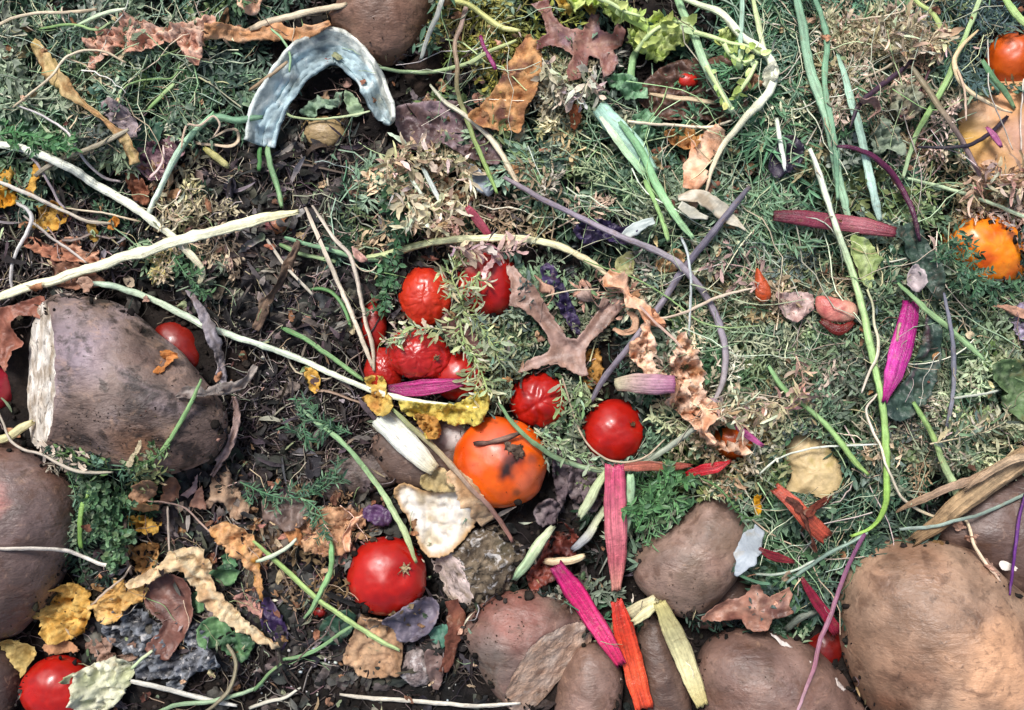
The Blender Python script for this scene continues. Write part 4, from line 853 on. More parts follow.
leaf('pale green withered leaf curled inside the arc of the rind', [(300, 112), (308, 104), (316, 96), (328, 98), (342, 90), (340, 102), (330, 110), (322, 108), (314, 118), (304, 116)], ['7a9a78', '9cb898', '64845c'], 'leaf', name='green_leaf', crump=3, cscale=8, curl=3)
leaf('small light green leaf under the right arm of the rind', [(346, 92), (356, 98), (364, 112), (352, 116), (346, 106)], ['7c9c6c', '9ab488'], 'leaf', name='green_leaf', crump=2)
leaf('pale green leaf scrap left of the rind', [(240, 92), (254, 88), (268, 96), (264, 108), (248, 108), (236, 102)], ['6f9068', '94b088'], 'leaf', name='green_leaf', crump=2.5, cscale=8)
single('melon_rind', 'thick horseshoe-shaped rind, blue-grey and mouldy inside with a whitish rim', 'rind', (V.reshape(-1, 3), F, C.reshape(-1, 3)), M['rind'], thick=3.5)
# root caked in soil
G = lump_geo([(408, 90), (404, 70), (418, 55), (425, 38), (438, 20), (455, 14), (466, 30), (462, 48), (450, 62), (440, 80), (424, 96)], 15, cols=('1c1512', '2e241e', '3a2c26'), amp=.12, freq=4, wr=.05, paint=[(455, 26, 12, '8a6458', .8)])
single('dirty_root', 'knobbly root caked in black soil next to the top sweet potato', 'root', G[:3], M['soil'])
# ---------------------------------------------------------------- peach leaves top left
leaf('crinkled peach-pink dry leaf across the top of the carrot greens', [(86, 42), (100, 33), (118, 31), (121, 14), (134, 18), (154, 24), (176, 25), (190, 20), (210, 12), (212, 24), (204, 34), (200, 62), (194, 64), (186, 58), (179, 46), (172, 38), (157, 46), (143, 54), (130, 56), (120, 47), (110, 60), (97, 70), (88, 65), (94, 54)], ['c0907a', 'd4a892', 'e0bea8', 'b07c66'], 'dry', crump=3.5, cscale=9, curl=2, veins=[[(90, 50), (130, 35), (176, 30), (215, 25)]], veincol='d8bfa8', lift=3)
ribbon('dry_leaf', 'twisted orange-tan dry leaf strip running from the peach leaf to the top sweet potato', 'leaf', [(204, 30), (225, 32), (250, 34), (275, 32), (300, 34), (330, 22)], [16, 14, 12, 16, 12, 6], ['a87850', 'c4946c', 'd4ac88'], twist=.5)
leaf('peach leaf fragment at the top edge above the twisted strip', [(242, -12), (262, -10), (258, 8), (246, 14), (240, 6)], ['cc9c7c', 'deb698', 'e8ccb4', 'b4845f'], 'dry', crump=2.5)
ribbon('dry_leaf', 'long tan spindle-shaped dry leaf with a thin twisted tail', 'leaf', [(32, 42), (42, 56), (54, 72), (66, 88), (80, 101), (97, 114), (112, 126), (124, 138), (130, 150), (134, 164)], [10, 17, 20, 17, 9, 6, 6, 9, 14, 12], ['a08a58', 'bfa678', '8c6c44', 'b08a60'], twist=.5, ruf=1.6, lift=5)
# long stalks -------------------------------------------------------
def st(label, pts, w, cols, mat='stem', name='stalk', cat='stalk', **k): return stem(name, label, cat, pts, w, cols, mat, **k)
BG = ['a89a80', 'c0b29a', '9a8a72']; WH = ['c8c4a8', 'd8d6c0', 'c0bc9c']; GR = ['6c8c54', '86a468', '94a878']; PG = ['9cb08c', 'b4c4a0', 'c4ccb0']; LK_ = ['5f8c68', '7aa680', '96bc98']
st('grey-beige dry stalk crossing the greens at the top left edge', [(-10, 30), (8, 20), (35, 13), (67, 12), (96, 9)], 4, BG)
st('pale green stalk beside the peach leaf at the top', [(73, 27), (88, 20), (106, 13), (127, 8)], [3, 5, 5, 3], PG)
st('olive bent stalk lying left of the peach leaf tip', [(40, 28), (70, 24), (95, 30), (110, 22)], 3, GR)
st('thin beige stalk arching over the tan spindle leaf', [(14, 107), (30, 94), (50, 77), (64, 60), (73, 54), (87, 50), (107, 53), (125, 63)], 3, BG, lift=3)
st('thin whitish stalk curling under the tan spindle leaf', [(17, 105), (43, 117), (67, 132), (78, 150), (90, 166), (104, 178), (120, 182)], [2, 2.5, 3, 3.5, 3.5, 4], ['b8b0b0', 'c8c0bc', 'a89c9c'])
st('short green stalk with a frayed end right of the peach leaf', [(148, 111), (160, 98), (173, 84)], [4, 5, 6], GR)
st('thin olive tendril curving left from the short green stalk', [(180, 60), (174, 76), (150, 80), (132, 84), (122, 92), (120, 104)], 2.2, GR)
st('grey dry stalk half buried under the thick white stalk', [(36, 176), (52, 164), (80, 152), (104, 142), (128, 130)], 6, ['7c7464', '9a917c'])
st('bent white leek-like stalk with a green top', [(146, 218), (151, 206), (160, 190), (172, 164), (184, 144), (197, 130), (208, 120), (214, 113)], [6.5, 7, 7.5, 8, 7.5, 7], ['c4ccc0', 'b4c8b4', '88a88c', '6f9870'], n=12)
st('dark green tubular leaf lying right of the bent leek', [(204, 122), (220, 118), (238, 121), (262, 117)], [6, 8, 8, 6], ['5c7c60', '4c6c54'], flat=.6)
st('looping beige shrivelled leaf at the top of the bent leek', [(196, 142), (212, 145), (228, 147), (238, 142), (237, 131), (228, 129), (218, 134), (208, 140)], [5, 3, 4, 4, 3, 2], ['b09a80', 'c4b096'], flat=.5)
st('thin beige loop hanging over the neck of the bent leek', [(182, 148), (184, 132), (188, 125), (200, 126), (213, 116), (220, 124), (214, 136)], 2.6, ['b8a088', 'c8b4a0'], lift=2)
st('white rootlet beside the purple petal scrap', [(150, 178), (158, 168), (163, 156), (164, 146)], [4, 3, 3, 2], ['c8a8a4', 'd8c0b8'])
st('yellow-green stub below the looping beige leaf', [(206, 148), (216, 156), (228, 166)], [8, 9, 8], ['9a9458', 'b0aa74'])
st('pale stalk running into the mustard leaf at the left edge', [(-10, 178), (12, 188), (30, 196), (50, 204), (66, 212), (84, 220), (112, 224)], [3.5, 5, 4, 4], ['c0bab0', 'aea69a', '9c907c'])
st('thin mauve stalk running under the thick white stalk', [(28, 155), (40, 168), (49, 184), (58, 200), (66, 208)], 3.2, ['8c8084', 'a89a9c'])
st('long thin grey stalk under the crossing white stalks', [(66, 208), (90, 211), (112, 215), (140, 221)], 2.6, BG)
st('white crooked stalk beside the cream one at the left', [(18, 203), (28, 210), (32, 220), (26, 234), (18, 248), (12, 266), (11, 280), (13, 292)], [4, 5, 4, 4, 4], ['b4b0ac', 'c4c0ba', 'a8a2a0'])
st('short grey twig under the peach-brown leaf', [(24, 216), (40, 228), (54, 240), (70, 250), (86, 262)], 3.4, ['8a8078', 'a8a098'])
st('thick white stalk sweeping from the left edge and hooking down over the soil', [(-14, 141), (0, 144), (27, 150), (67, 167), (117, 197), (160, 226), (180, 244), (197, 262), (203, 272), (200, 282)], [9, 9.5, 10, 10, 10, 9, 9, 8], ['c6cab8', 'd6d8c8', 'd4d6c0', 'c4bc98'], n=14, lift=3, nodes=4)
G = lump_geo([(262, 224), (272, 214), (286, 212), (292, 220), (288, 232), (278, 238), (266, 236)], 11, cols=('a06c50', 'c49478'), paint=[(266, 228, 8, '5c3448', .8)])
single('onion', 'small pinkish onion half hidden under the end of the cream stalk', 'onion', G[:3], M['potato'])
leaf('mauve-green withered onion top beside the small onion', [(262, 232), (254, 238), (244, 244), (238, 254), (246, 250), (258, 244), (266, 238)], ['5c4c64', '7c7474', '6c7c5c'], 'leaf', grid=2)
st('long cream stalk reaching from the left edge across the hooked one', [(-14, 301), (0, 297), (50, 281), (100, 265), (150, 250), (200, 235), (250, 222), (297, 212)], [10, 11, 11.5, 12, 12, 12, 13, 8], ['d0cea8', 'dad8ba', 'd8d8ba', 'd0c89c'], n=16, lift=3, nodes=5, flat=.8)
for (L_, p_) in (('first tiny brown leaf scar scrap on the long cream stalk', (101, 263)), ('brown papery scrap on the long cream stalk near the left edge', (38, 287))):
    leaf(L_, ell(*p_, 7, 4, -20, 9, .25), ['9c6c4c', 'b88c6c'], 'dry', grid=2, name='leaf_scrap', lift=1)
leaf('oak leaf, brown and curled, hanging over the cut end of the huge sweet potato', [(-24, 312), (0, 308), (20, 303), (43, 296), (53, 306), (50, 319), (34, 316), (20, 316), (13, 324), (16, 334), (24, 344), (14, 352), (8, 372), (0, 362), (-24, 352)], ['6a3e30', '8a5644', '9c6a54'], 'oak', crump=1.4, curl=3, name='oak_leaf', cat='oak leaf', vw=1.1, cscale=20, lift=5, veins=[[(-24, 330), (10, 315), (48, 304)]], drape=.3)
# stalk C and tomatoes' surroundings
st('green stalk passing under the cluster of tomatoes stems from the dark hollow', [(283, 327), (300, 337), (323, 350), (345, 366), (363, 380)], 5.5, ['5c8450', '7a9c68', '6c8c5c'])
st('curved green stalk in the dark hollow left of the straight dry stalks', [(310, 288), (324, 289), (336, 296), (345, 310), (350, 326)], 4.5, ['44683c', '5c8450'])
st('upper green stalk passing behind the straight dry stalks', [(286, 237), (310, 244), (330, 250), (352, 256), (380, 262)], 5, ['5c8060', '84a47c'])
st('lower green stalk passing behind the straight dry stalks', [(280, 245), (300, 254), (316, 258), (336, 262)], 5, ['6c8a5c', '8a9c70'])
st('dark thin twig touching the left tomatoes', [(352, 348), (362, 338), (372, 330), (380, 318)], 2, ['2a2220'])
st('first straight beige dry stalk pointing down to the yellow leaf', [(306, 208), (318, 237), (336, 277), (354, 320), (372, 366)], [4.5, 5.5, 5.5, 5], ['a89c8c', 'c0b4a0', 'b0a490'], wob=.4, lift=2)
st('second straight beige dry stalk meeting the first near the tomatoes', [(313, 206), (333, 237), (350, 256), (357, 280), (365, 320), (372, 345), (374, 370)], [3.5, 5, 5, 4.5, 5], ['b4a898', 'b8ac9c', 'a0947f'], wob=.4, lift=2)
st('thin grey stalk slanting from the small onion into the soil', [(268, 240), (282, 262), (296, 276), (312, 294)], 4, ['9a9284', 'b4ac9a'])
st('thin curling root wrapped round the straight dry stalks', [(352, 262), (362, 270), (372, 270), (380, 262), (388, 250)], 1.6, BG)
st('green leek stub standing under the left foot of the rind', [(268, 148), (270, 165), (276, 184), (281, 206)], [7, 7, 7, 6], ['7c9c70', '64845c', '7c9c6c'])
st('thin dark green stub beside the leek stub', [(260, 148), (260, 170)], 5, ['4c7c44'])
st('pale green thin stalk looping inside the rind', [(284, 112), (292, 117), (312, 119), (333, 118), (352, 116), (370, 111)], 3, ['9cac7c', 'b0bc94'])
st('brown straight twig left of the rind', [(250, 90), (268, 78), (287, 62)], 4.5, ['7c6850', '9a866c'])
st('thin green stem bowing down from the twisted leaf strip', [(272, 30), (282, 40), (290, 56), (290, 72)], 2.8, ['7c9c74'])
st('thick beige stalk lying over the twisted leaf strip to the potato', [(250, 28), (270, 21), (295, 15), (320, 9), (345, 4)], [7, 8, 8, 7], ['a89880', 'c4b69c', 'b4a488'], flat=.7)
st('grey-white stalk passing behind the soil-caked root', [(422, 58), (428, 38), (436, 18), (445, -8)], [5, 6, 6], ['8c9088', 'b4b4a8'])
st('pale green stalk running right from behind the top sweet potato', [(378, 68), (405, 71), (440, 71), (470, 62), (495, 50), (516, 40)], [4, 5, 5, 5], ['7c9470', '9aac7c', 'a4ac74'])
st('brown and green stalk standing beside the orange-brown leaf', [(467, 4), (462, 22), (456, 43), (457, 66), (458, 90), (469, 123), (480, 155), (497, 192)], [7, 5, 5, 6, 5, 5], ['a48a80', '8c7860', '7c8c54', '86a45c'], nodes=3, lift=2)
st('long beige stalk slanting down under the orange-brown leaf', [(431, 86), (445, 102), (456, 110), (486, 133), (505, 160), (518, 186)], [4, 6, 6, 7, 6], ['a4a490', 'c0b8a0', 'b4a488'], nodes=2, lift=1)
st('yellow-green celery stalk at the top behind the herb flakes', [(455, 0), (470, 5), (486, 18), (500, 27), (520, 31)], [6, 7, 7, 5], ['b0b06c', 'c4c484'])
st('first short white stalk among the beige dry herb', [(422, 168), (432, 184), (442, 204)], [5, 6, 5], ['a8b4ac', 'ccd0cc'])
st('second short white stalk among the beige dry herb', [(408, 172), (414, 184), (422, 196)], [4, 5, 4], ['a8b4a4', 'bcc4b4'])
st('magenta stalk stub showing above the tomatoes', [(468, 208), (478, 220), (490, 236)], [9, 11, 10], ['94404c', 'b45868', '8c3048'], 'chard', flat=.6)
st('magenta stem bit between the two top stalks', [(481, 36), (486, 52), (496, 70)], 5, ['7c1c54', '94306c'], 'chard')
leaf('orange-brown withered leaf, bright above and dark below', [(468, 116), (484, 102), (498, 84), (506, 66), (518, 46), (528, 34), (536, 38), (542, 52), (539, 80), (535, 98), (526, 110), (520, 132), (510, 130), (496, 130), (482, 128)], ['8a5c40', 'b48254', 'c99a68', '6a4438'], 'yellow', crump=2.2, cscale=14, curl=3, lift=4)
leaf('big purple-brown oak leaf with pointed lobes near the top', [(531, 5), (548, 0), (554, 18), (566, 28), (583, 30), (592, 12), (599, 15), (600, 30), (612, 34), (618, 21), (626, 29), (623, 44), (613, 50), (618, 62), (612, 75), (603, 79), (600, 60), (590, 55), (587, 66), (580, 80), (567, 86), (566, 72), (573, 56), (562, 48), (548, 45), (537, 53), (537, 42), (547, 33), (542, 16)], ['5e3a36', '7c5048', '8c6456', '6a4850'], 'oak', name='oak_leaf', cat='oak leaf', vw=1.1, cscale=20, crump=0.45, curl=2.5, smooth=False, lift=4, veins=[[(531, 5), (560, 30), (590, 44), (620, 40)], [(575, 40), (570, 82)], [(590, 44), (608, 76)], [(588, 42), (596, 14)]], veincol='a88470', drape=.5)
leaf('ragged mustard leaf behind the purple-brown oak leaf', [(556, -8), (590, -6), (597, 8), (592, 18), (580, 12), (562, 14)], ['a88a3c', 'c4a858'], 'yellow', name='yellow_leaf', crump=2.5)
leaf('small rusty leaf hanging under the purple-brown oak leaf', [(571, 104), (580, 108), (580, 122), (574, 131), (570, 122)], ['7c4428', '94583a'], 'dry', grid=2)
# celery tops
CE = ['a0b848', 'c0d45c', 'd8e484', '8ca840']
leaf('dark brown leaf behind the red bit and green celery stalk', [(650, 75), (680, 60), (715, 65), (738, 90), (740, 118), (700, 122), (660, 116), (640, 100)], ['3c2a24', '543c32', '66493c'], 'oak', crump=2.5)
G = lump_geo([(680, 76), (688, 73), (697, 76), (697, 84), (688, 87), (680, 84)], 5, zc=float(hs(688, 80))+4, cols=('a81c10', 'c02c1c')); single('tomato_piece', 'small bright red scrap between the celery stalk and the horizontal twig', 'tomato piece', G[:3], M['tomato'])
st('pale green celery stem bending beneath the yellow-green leaf tuft', [(640, 46), (634, 58), (632, 70), (632, 84)], [8, 9, 9, 8], ['9cbc84', '7ca470'])
for L_, o_ in (('bright yellow-green crinkled celery leaf tuft at the top', [(626, 40), (630, 26), (644, 24), (655, 14), (668, 16), (676, 28), (688, 34), (684, 48), (672, 50), (660, 62), (648, 56), (636, 52)]), ('yellow-green ruffled leaf left of the brightest tuft', [(566, -10), (590, -12), (612, 2), (625, 14), (622, 22), (606, 16), (590, 8), (576, 10), (566, 2)]), ('long green ruffled leaf at the top between oak leaf and tuft', [(598, -8), (622, -4), (640, 12), (646, 26), (636, 24), (622, 12), (606, 6)]), ('pale celery leaf hanging under the arched white stalk', [(722, 28), (734, 36), (742, 50), (736, 58), (728, 46), (720, 40)])):
    leaf(L_, o_, CE, 'leaf', name='celery_leaf', crump=4, cscale=7, curl=4, lift=6, jag=1.4, thick=.8)
for L_, c_ in (('upper blue-green crinkled leaf lobe on the celery stem', (622, 82, 13, 8)), ('middle blue-green crinkled leaf lobe on the celery stem', (634, 92, 15, 9)), ('lower dark green leaf lobe above the pale leek pair', (648, 118, 15, 8)), ('rounded green leaf lobe touching the thin horizontal twig', (643, 134, 12, 9))):
    leaf(L_, ell(*c_, 10, 12, .14), ['4a7c54', '6ca070', '88b488'], 'leaf', name='celery_leaf', crump=3, cscale=8, curl=3, thick=.8, lift=3)
st('yellow-green stalk leading from the top edge to the bright tuft', [(594, -6), (619, 12), (640, 25), (652, 32)], [8, 9, 7], ['a8bc60', '94ac5c'], lift=3)
st('beige horizontal twig over the dark brown leaf', [(650, 94), (672, 97), (692, 100), (714, 104)], [4, 6, 6, 5], ['b8a080', 'c4b090'])
st('long green celery stalk slanting down beside the dark brown leaf', [(676, -8), (684, 14), (692, 30), (700, 52), (708, 72), (720, 92), (733, 112)], [9, 9, 9, 9, 8], ['7c9c74', '94b08c', 'a8bc9c'], n=14, ribs=5, ribamp=.08, lift=2)
st('white celery stalk arching over and curling back down at the top right of centre', [(680, -4), (700, 4), (722, 14), (742, 36), (758, 46), (770, 60), (774, 76), (768, 94), (752, 112), (738, 128), (724, 144), (714, 164), (706, 192)], [7, 8, 9, 9, 10, 10, 10, 9, 8, 6, 4], ['b4c09c', 'c8ccb0', 'd0d4bc', 'c8c4a8', 'bca88c'], n=14, lift=5, ribs=4, ribamp=.06)
leaf('knotted tan scar scrap on the arched white stalk', ell(752, 84, 10, 8, 0, 12, .25), ['a0785c', 'c09c84'], 'dry', name='leaf_scrap', crump=3, cscale=5, grid=2)
leaf('white and pink eggshell-like husk end where the arched stalk turns', ell(770, 74, 7, 13, 8, 12, .1), ['b0b494', 'ccccb4'], 'leaf', name='leaf_scrap', crump=2, cscale=5, grid=2)
st('straight pale green stalk at the top, left of the greens', [(743, -10), (742, 20), (741, 45), (742, 68)], 6, ['84a08c', 'a4bca8'])
st('straight cream-green stalk at the top crossing behind the arch', [(751, -10), (756, 14), (761, 36), (766, 54)], [5, 6, 5], ['a0b07c', 'c0c8a0'])
st('whitish stalk end dropping below the arched celery', [(777, 120), (780, 138), (783, 154), (785, 170)], [5, 6, 5], ['c4ccb8', 'd0d4c8'])
st('thin beige twig crossing under the arch with a forked end', [(628, 121), (650, 124), (680, 126), (708, 127), (732, 120)], 3.6, ['c4b49c', 'd4c8b0'], lift=3)
ribbon('dry_leaf', 'peach crumpled ribbon leaf hanging from the arched stalk', 'leaf', [(722, 128), (714, 140), (704, 152), (696, 168), (690, 190)], [16, 28, 26, 24, 14], PEACH, twist=.5, lift=3)
leaf('orange-brown torn leaf under the peach ribbon', [(664, 132), (680, 128), (700, 136), (694, 150), (676, 146)], ['94643c', 'b4844c'], 'dry', crump=3, cscale=7)
ribbon('corn_husk', 'white pointed husk leaf pointing down to the right', 'husk', [(678, 198), (696, 196), (712, 202), (728, 216), (746, 231)], [4, 13, 15, 11, 1], ['b4ac98', 'ccc4b0', 'a89880'], mat='cream', twist=.2, ruf=.8, lift=3, edge=.03)
ribbon('corn_husk', 'small white husk beneath the pointed one', 'husk', [(680, 204), (692, 212), (708, 218)], [8, 10, 3], ['b8b4a0', 'ccc8b8'], mat='cream', twist=.2, ruf=.6, edge=.03)
for L_, p_, lf in (('bushy yellow-green celery top spreading around the bright tuft', [(636, 52), (646, 38), (658, 28), (674, 22), (690, 24)], 13), ('celery side shoot with small leaves reaching right to the arched stalk', [(694, 32), (712, 37), (730, 43), (746, 46), (760, 54)], 10), ('yellow-green celery shoot at the very top edge above the oak leaf', [(598, -2), (612, 4), (626, 12), (640, 16)], 11), ('small celery leaves curling at the bend of the arched stalk', [(756, 62), (750, 76), (742, 88), (736, 98)], 9), ('pale celery leaves hanging beneath the celery side shoot', [(724, 44), (730, 54), (742, 62), (752, 60)], 9), ('olive celery leaves at the foot of the long green celery stalk', [(706, 66), (714, 80), (722, 94), (730, 108)], 8)):
    sprig('celery_sprig', L_, 'celery sprig', p_, CE+['b8cc70', 'c8d890'], mat='leaf', leaf=lf*1.15, gap=7, w=5, wide=.62, curl=.7, stalkcol='b4c48c', side=.7, lift=4, group='celery sprigs')
# leek pair
st('broad pale blue-green leek leaf in the middle greens', [(602, 110), (616, 126), (634, 146), (652, 172)], [16, 20, 18, 12], ['84a898', '9cbcaa', '7ca08c'], n=16, flat=.3, ribs=7, ribamp=.05)
st('white-edged leek leaf lying along the broad one', [(601, 118), (614, 136), (628, 154), (645, 175)], [5, 9, 9, 8], ['c4d0b4', 'a8c49c', '88ac84'], flat=.5, lift=2)
st('green leek leaf running down from the pair towards the purple stem', [(620, 122), (640, 150), (655, 180), (670, 208), (692, 238)], [7, 9, 10, 9, 7], ['6c946c', '7ca878', '94b888'], n=14, flat=.5, ribs=5, ribamp=.06, lift=2)
st('narrow green leaf left of the running leek', [(645, 182), (656, 206), (668, 240)], 5, ['7ca060', '94b474'])
ribbon('onion_skin', 'greyish white petal-shaped skin left of the small husk', 'onion skin', [(622, 238), (636, 228), (654, 220)], [8, 13, 7], ['b0bcb4', 'ccd4cc'], mat='cream', twist=.2, ruf=.6, edge=.03)
for L_, o_ in (('purple cabbage shreds below the carrot greens', [(574, 228), (590, 220), (612, 222), (634, 236), (628, 246), (606, 240), (586, 244)]), ('dark purple long leaf running down behind the oak leaf stalk', [(540, 268), (552, 264), (566, 290), (578, 318), (582, 336), (572, 330), (558, 308), (546, 288)])):
    leaf(L_, o_, ['241c34', '382c50', '2c2440', '4a3c5c'], 'oak', name='purple_leaf', cat='cabbage leaf', crump=3, cscale=8)
leaf('tattered yellow leaf over the purple stem crossing', [(618, 258), (630, 252), (634, 264), (628, 278), (616, 272)], ['9c9c5c', 'bcb880'], 'leaf', name='yellow_leaf', crump=2)
leaf('tan leaf torn behind the curved purple stem', [(656, 262), (672, 250), (684, 256), (676, 270), (660, 272)], TAN, 'dry', crump=3, cscale=7)
# ---------------------------------------------------------------- oak leaf big + peach chain
leaf('mustard-brown leaf under the joint of the big grey-brown oak leaf', [(586, 352), (600, 350), (602, 372), (598, 388), (586, 386), (582, 370)], ['94682c', 'b4884c'], 'yellow', crump=3, cscale=7)
leaf('large grey-brown oak leaf spread between the tomatoes and the purple stem', [(506, 266), (514, 266), (522, 276), (534, 286), (545, 303), (556, 322), (568, 338), (576, 339), (586, 328), (596, 314), (606, 303), (616, 298), (623, 298), (622, 309), (612, 322), (598, 334), (590, 342), (585, 352), (586, 366), (588, 374), (582, 377), (572, 371), (560, 365), (548, 364), (530, 370), (516, 374), (522, 365), (534, 357), (548, 352), (551, 346), (544, 330), (532, 316), (520, 308), (508, 306), (512, 292)], ['7c6054', '947464', 'a4867a', '70544a'], 'oak', name='oak_leaf', cat='oak leaf', vw=1.1, cscale=20, crump=0.36, curl=2.5, smooth=False, lift=5, veins=[[(510, 270), (545, 318), (578, 350)], [(618, 303), (590, 332), (580, 352)], [(522, 370), (552, 358), (580, 354)], [(578, 350), (584, 374)]], veincol='b09a90', drape=.35, jag=.6, thick=.8)
st('thin dark stalk trailing from the big oak leaf', [(584, 372), (592, 380), (602, 388)], 1.8, ['6a4030'])
ribbon('dry_leaf', 'shrivelled tan leaf clinging right of the big oak leaf', 'leaf', [(534, 276), (544, 286), (552, 296), (548, 306)], [10, 14, 10, 6], ['94705c', 'b08c78'])
ribbon('dry_leaf', 'curled tan leaf tip hooked beside the arm of the oak leaf', 'leaf', [(614, 328), (624, 332), (634, 328), (634, 318), (628, 312)], [6, 9, 9, 7, 5], ['b0886c', 'c8a488'], lift=4)
ribbon('dry_leaf', 'pinkish shrivelled leaf behind the long arching cream stalk', 'leaf', [(582, 290), (592, 300), (600, 308), (606, 298)], [14, 20, 14, 8], ['94786c', 'b49c90'], lift=3)
leaf('small chestnut leaf strip between the clustered tomatoes', [(442, 318), (452, 312), (464, 318), (474, 330), (482, 348), (484, 360), (474, 358), (460, 340), (446, 336)], ['5c3a34', '74504a'], 'oak', crump=1, lift=3)
# stem D cream arching over tomatoes
st('long cream-green stalk arching above the tomato cluster to the peach leaves', [(368, 257), (389, 254), (420, 245), (450, 240), (490, 238), (530, 240), (560, 247), (585, 259), (609, 276)], [6, 8, 9, 9, 9, 8.5, 8, 6], ['a4b07c', 'c0c494', 'd0d0a8', 'ccc8a0', 'c8b894'], n=14, lift=4, wob=.5)
leaf('small pointed pink scale at the start of the arching stalk', [(352, 246), (360, 252), (368, 260), (360, 262), (354, 256)], ['a0766c', 'bc9488'], 'oak', grid=1.5, jag=.2, name='bud_scale', cat='bud scale')
# purple stems
st('lower arm of purple stem slanting behind the curled peach leaves', [(748, 188), (730, 210), (710, 236), (685, 267), (660, 305), (628, 348), (604, 378), (592, 400)], [7, 8, 8, 7.5, 7, 7], ['54505a', '6a6470', '7c747c', '5c5660'], n=12, wob=.6, lift=1)
st('grey-purple long stem sweeping in a wide hook around the peach leaves', [(505, 178), (520, 186), (545, 200), (579, 217), (622, 237), (659, 252), (685, 270), (707, 298), (720, 328), (726, 356), (722, 384), (713, 404)], [6, 7, 7, 7.5, 8, 8, 8, 8, 7], ['74686c', '7e7480', '8c8488', '78707a', '8a8280'], n=12, lift=4, wob=.6)
st('grey-green long stem curving below the two lower tomatoes', [(713, 404), (704, 420), (685, 436), (659, 454), (629, 467), (600, 470), (566, 462), (535, 444), (514, 424), (500, 404)], [5, 6, 7, 7.5, 7, 6, 6, 5, 5], ['7c7c70', '8a9080', '7c8c70', '6c8460', '5c7c54'], n=12, lift=3, wob=.6)
st('thin pale tendril looping around the lower right tomato', [(563, 378), (570, 402), (578, 426), (590, 446), (606, 458), (626, 462), (646, 456), (664, 440)], 2.2, ['9a8a74', 'b4a48c'], lift=2)
st('hair-thin green tendril crossing the curved purple stem', [(584, 260), (620, 272), (650, 286), (676, 304), (700, 322), (726, 327), (760, 326)], 1.8, GR, lift=4)
st('thin beige twig from the peach leaves to the salmon cone', [(644, 318), (664, 318), (684, 312), (704, 304), (724, 296), (754, 288)], [3, 3, 3.5, 3.5, 2.5], ['b09c88', 'c0b09c'], lift=4)
st('thin beige twig running left from the peach leaves', [(545, 297), (570, 291), (600, 289)], 1.8, BG, lift=5)
st('thin white stalk hanging through the greens by the curved purple stem', [(680, 236), (688, 256), (691, 290), (689, 336)], [3.5, 3, 2.5], ['a8b0b0', 'b8bcb8'])
ribbon('dry_leaf', 'peach shrivelled leaf at the tip of the arching cream stalk', 'leaf', [(606, 274), (616, 284), (626, 294), (640, 306), (652, 318), (664, 326)], [14, 26, 20, 14, 14, 8], PEACH, twist=1.2, ruf=4, lift=5)
leaf('peach curled leaf drooping over the cream and pink stalk', [(644, 320), (652, 334), (657, 350), (652, 362), (662, 370), (674, 378), (666, 386), (650, 382), (640, 368), (628, 354), (631, 342), (640, 334)], ['cc9c7c', 'deb698', 'e8ccb4', 'b4845f'], 'dry', crump=4.5, cscale=7, curl=4, lift=7, jag=1.1)
leaf('longest crumpled peach leaf trailing down to the small orange tomato', [(679, 332), (692, 345), (701, 368), (705, 392), (714, 410), (698, 414), (706, 430), (726, 443), (744, 434), (742, 455), (714, 446), (694, 431), (681, 411), (667, 402), (674, 380), (668, 362), (674, 348)], ['cc9c7c', 'deb698', 'e8ccb4', 'b4845f'], 'dry', crump=5.5, cscale=8, curl=4.5, lift=8, jag=1.5)
ribbon('dry_leaf', 'narrow peach leaf tatter hanging beside the longest crumpled leaf', 'leaf', [(700, 404), (708, 418), (704, 432), (716, 444)], [8, 16, 14, 6], PEACH, twist=1.2, ruf=3, lift=5)
ribbon('dry_leaf', 'tan leaf stub crossing the trailing peach leaf', 'leaf', [(668, 376), (676, 386), (674, 398)], [10, 16, 10], PEACH, lift=5)
st('peach midrib stalk linking the two shrivelled leaves', [(640, 306), (655, 322), (672, 338), (682, 348)], 3, ['a4887c', 'b89c8c'], lift=5)
st('radish-like stalk stub, cream turning pink, under the peach leaves', [(618, 385), (632, 383), (652, 384), (674, 384)], [12, 19, 19, 17], ['c4bc98', 'c4a8a0', 'b08494', '9c5c7c'], 'chard', n=18, flat=.6, tear=1.5, endc='d8b8c0')
# ---------------------------------------------------------------- right side
st('broad green leek leaf running down through the right-hand greens', [(794, -10), (801, 17), (808, 60), (818, 90), (828, 124), (838, 177), (848, 222)], [9, 11, 11, 12, 11, 11, 10], ['64886c', '7c9c80', '8cac8c', '94b494'], n=16, flat=.45, ribs=7, ribamp=.07, lift=3)
st('narrow green leaf beside the broad leek leaf', [(812, -10), (822, 16), (828, 40), (825, 83), (831, 120), (836, 160), (838, 200)], [5, 7, 7, 6, 6, 5], ['5f8468', '749878'], n=12, flat=.5, lift=2)
st('grey-green leek leaf parallel to the broad one, further right', [(838, 56), (846, 82), (855, 113), (868, 167), (874, 196), (880, 220)], [5, 9, 10, 10, 9], ['84a48c', '98b4a0', 'a4bcb0'], n=14, flat=.45, ribs=7, ribamp=.07, lift=2)
st('pale green straight stalk leaning from the top right towards the dark leaf', [(984, -10), (968, 30), (957, 56), (945, 83), (932, 108), (918, 133), (910, 155), (903, 178)], [6, 6, 6, 7, 7, 6, 5], ['a0b084', '90ac70', '84a464', '9cb08c'], n=12, lift=4)
st('thin beige stalk in the dry herb tangle at the top', [(850, 21), (870, 18), (890, 14), (905, 8), (896, -4)], 2.2, BG, lift=4)
st('slanting beige stalk below the dry herb tangle', [(858, 80), (878, 72), (895, 63), (914, 55), (931, 46)], [2.5, 3, 3, 3], BG, lift=4)
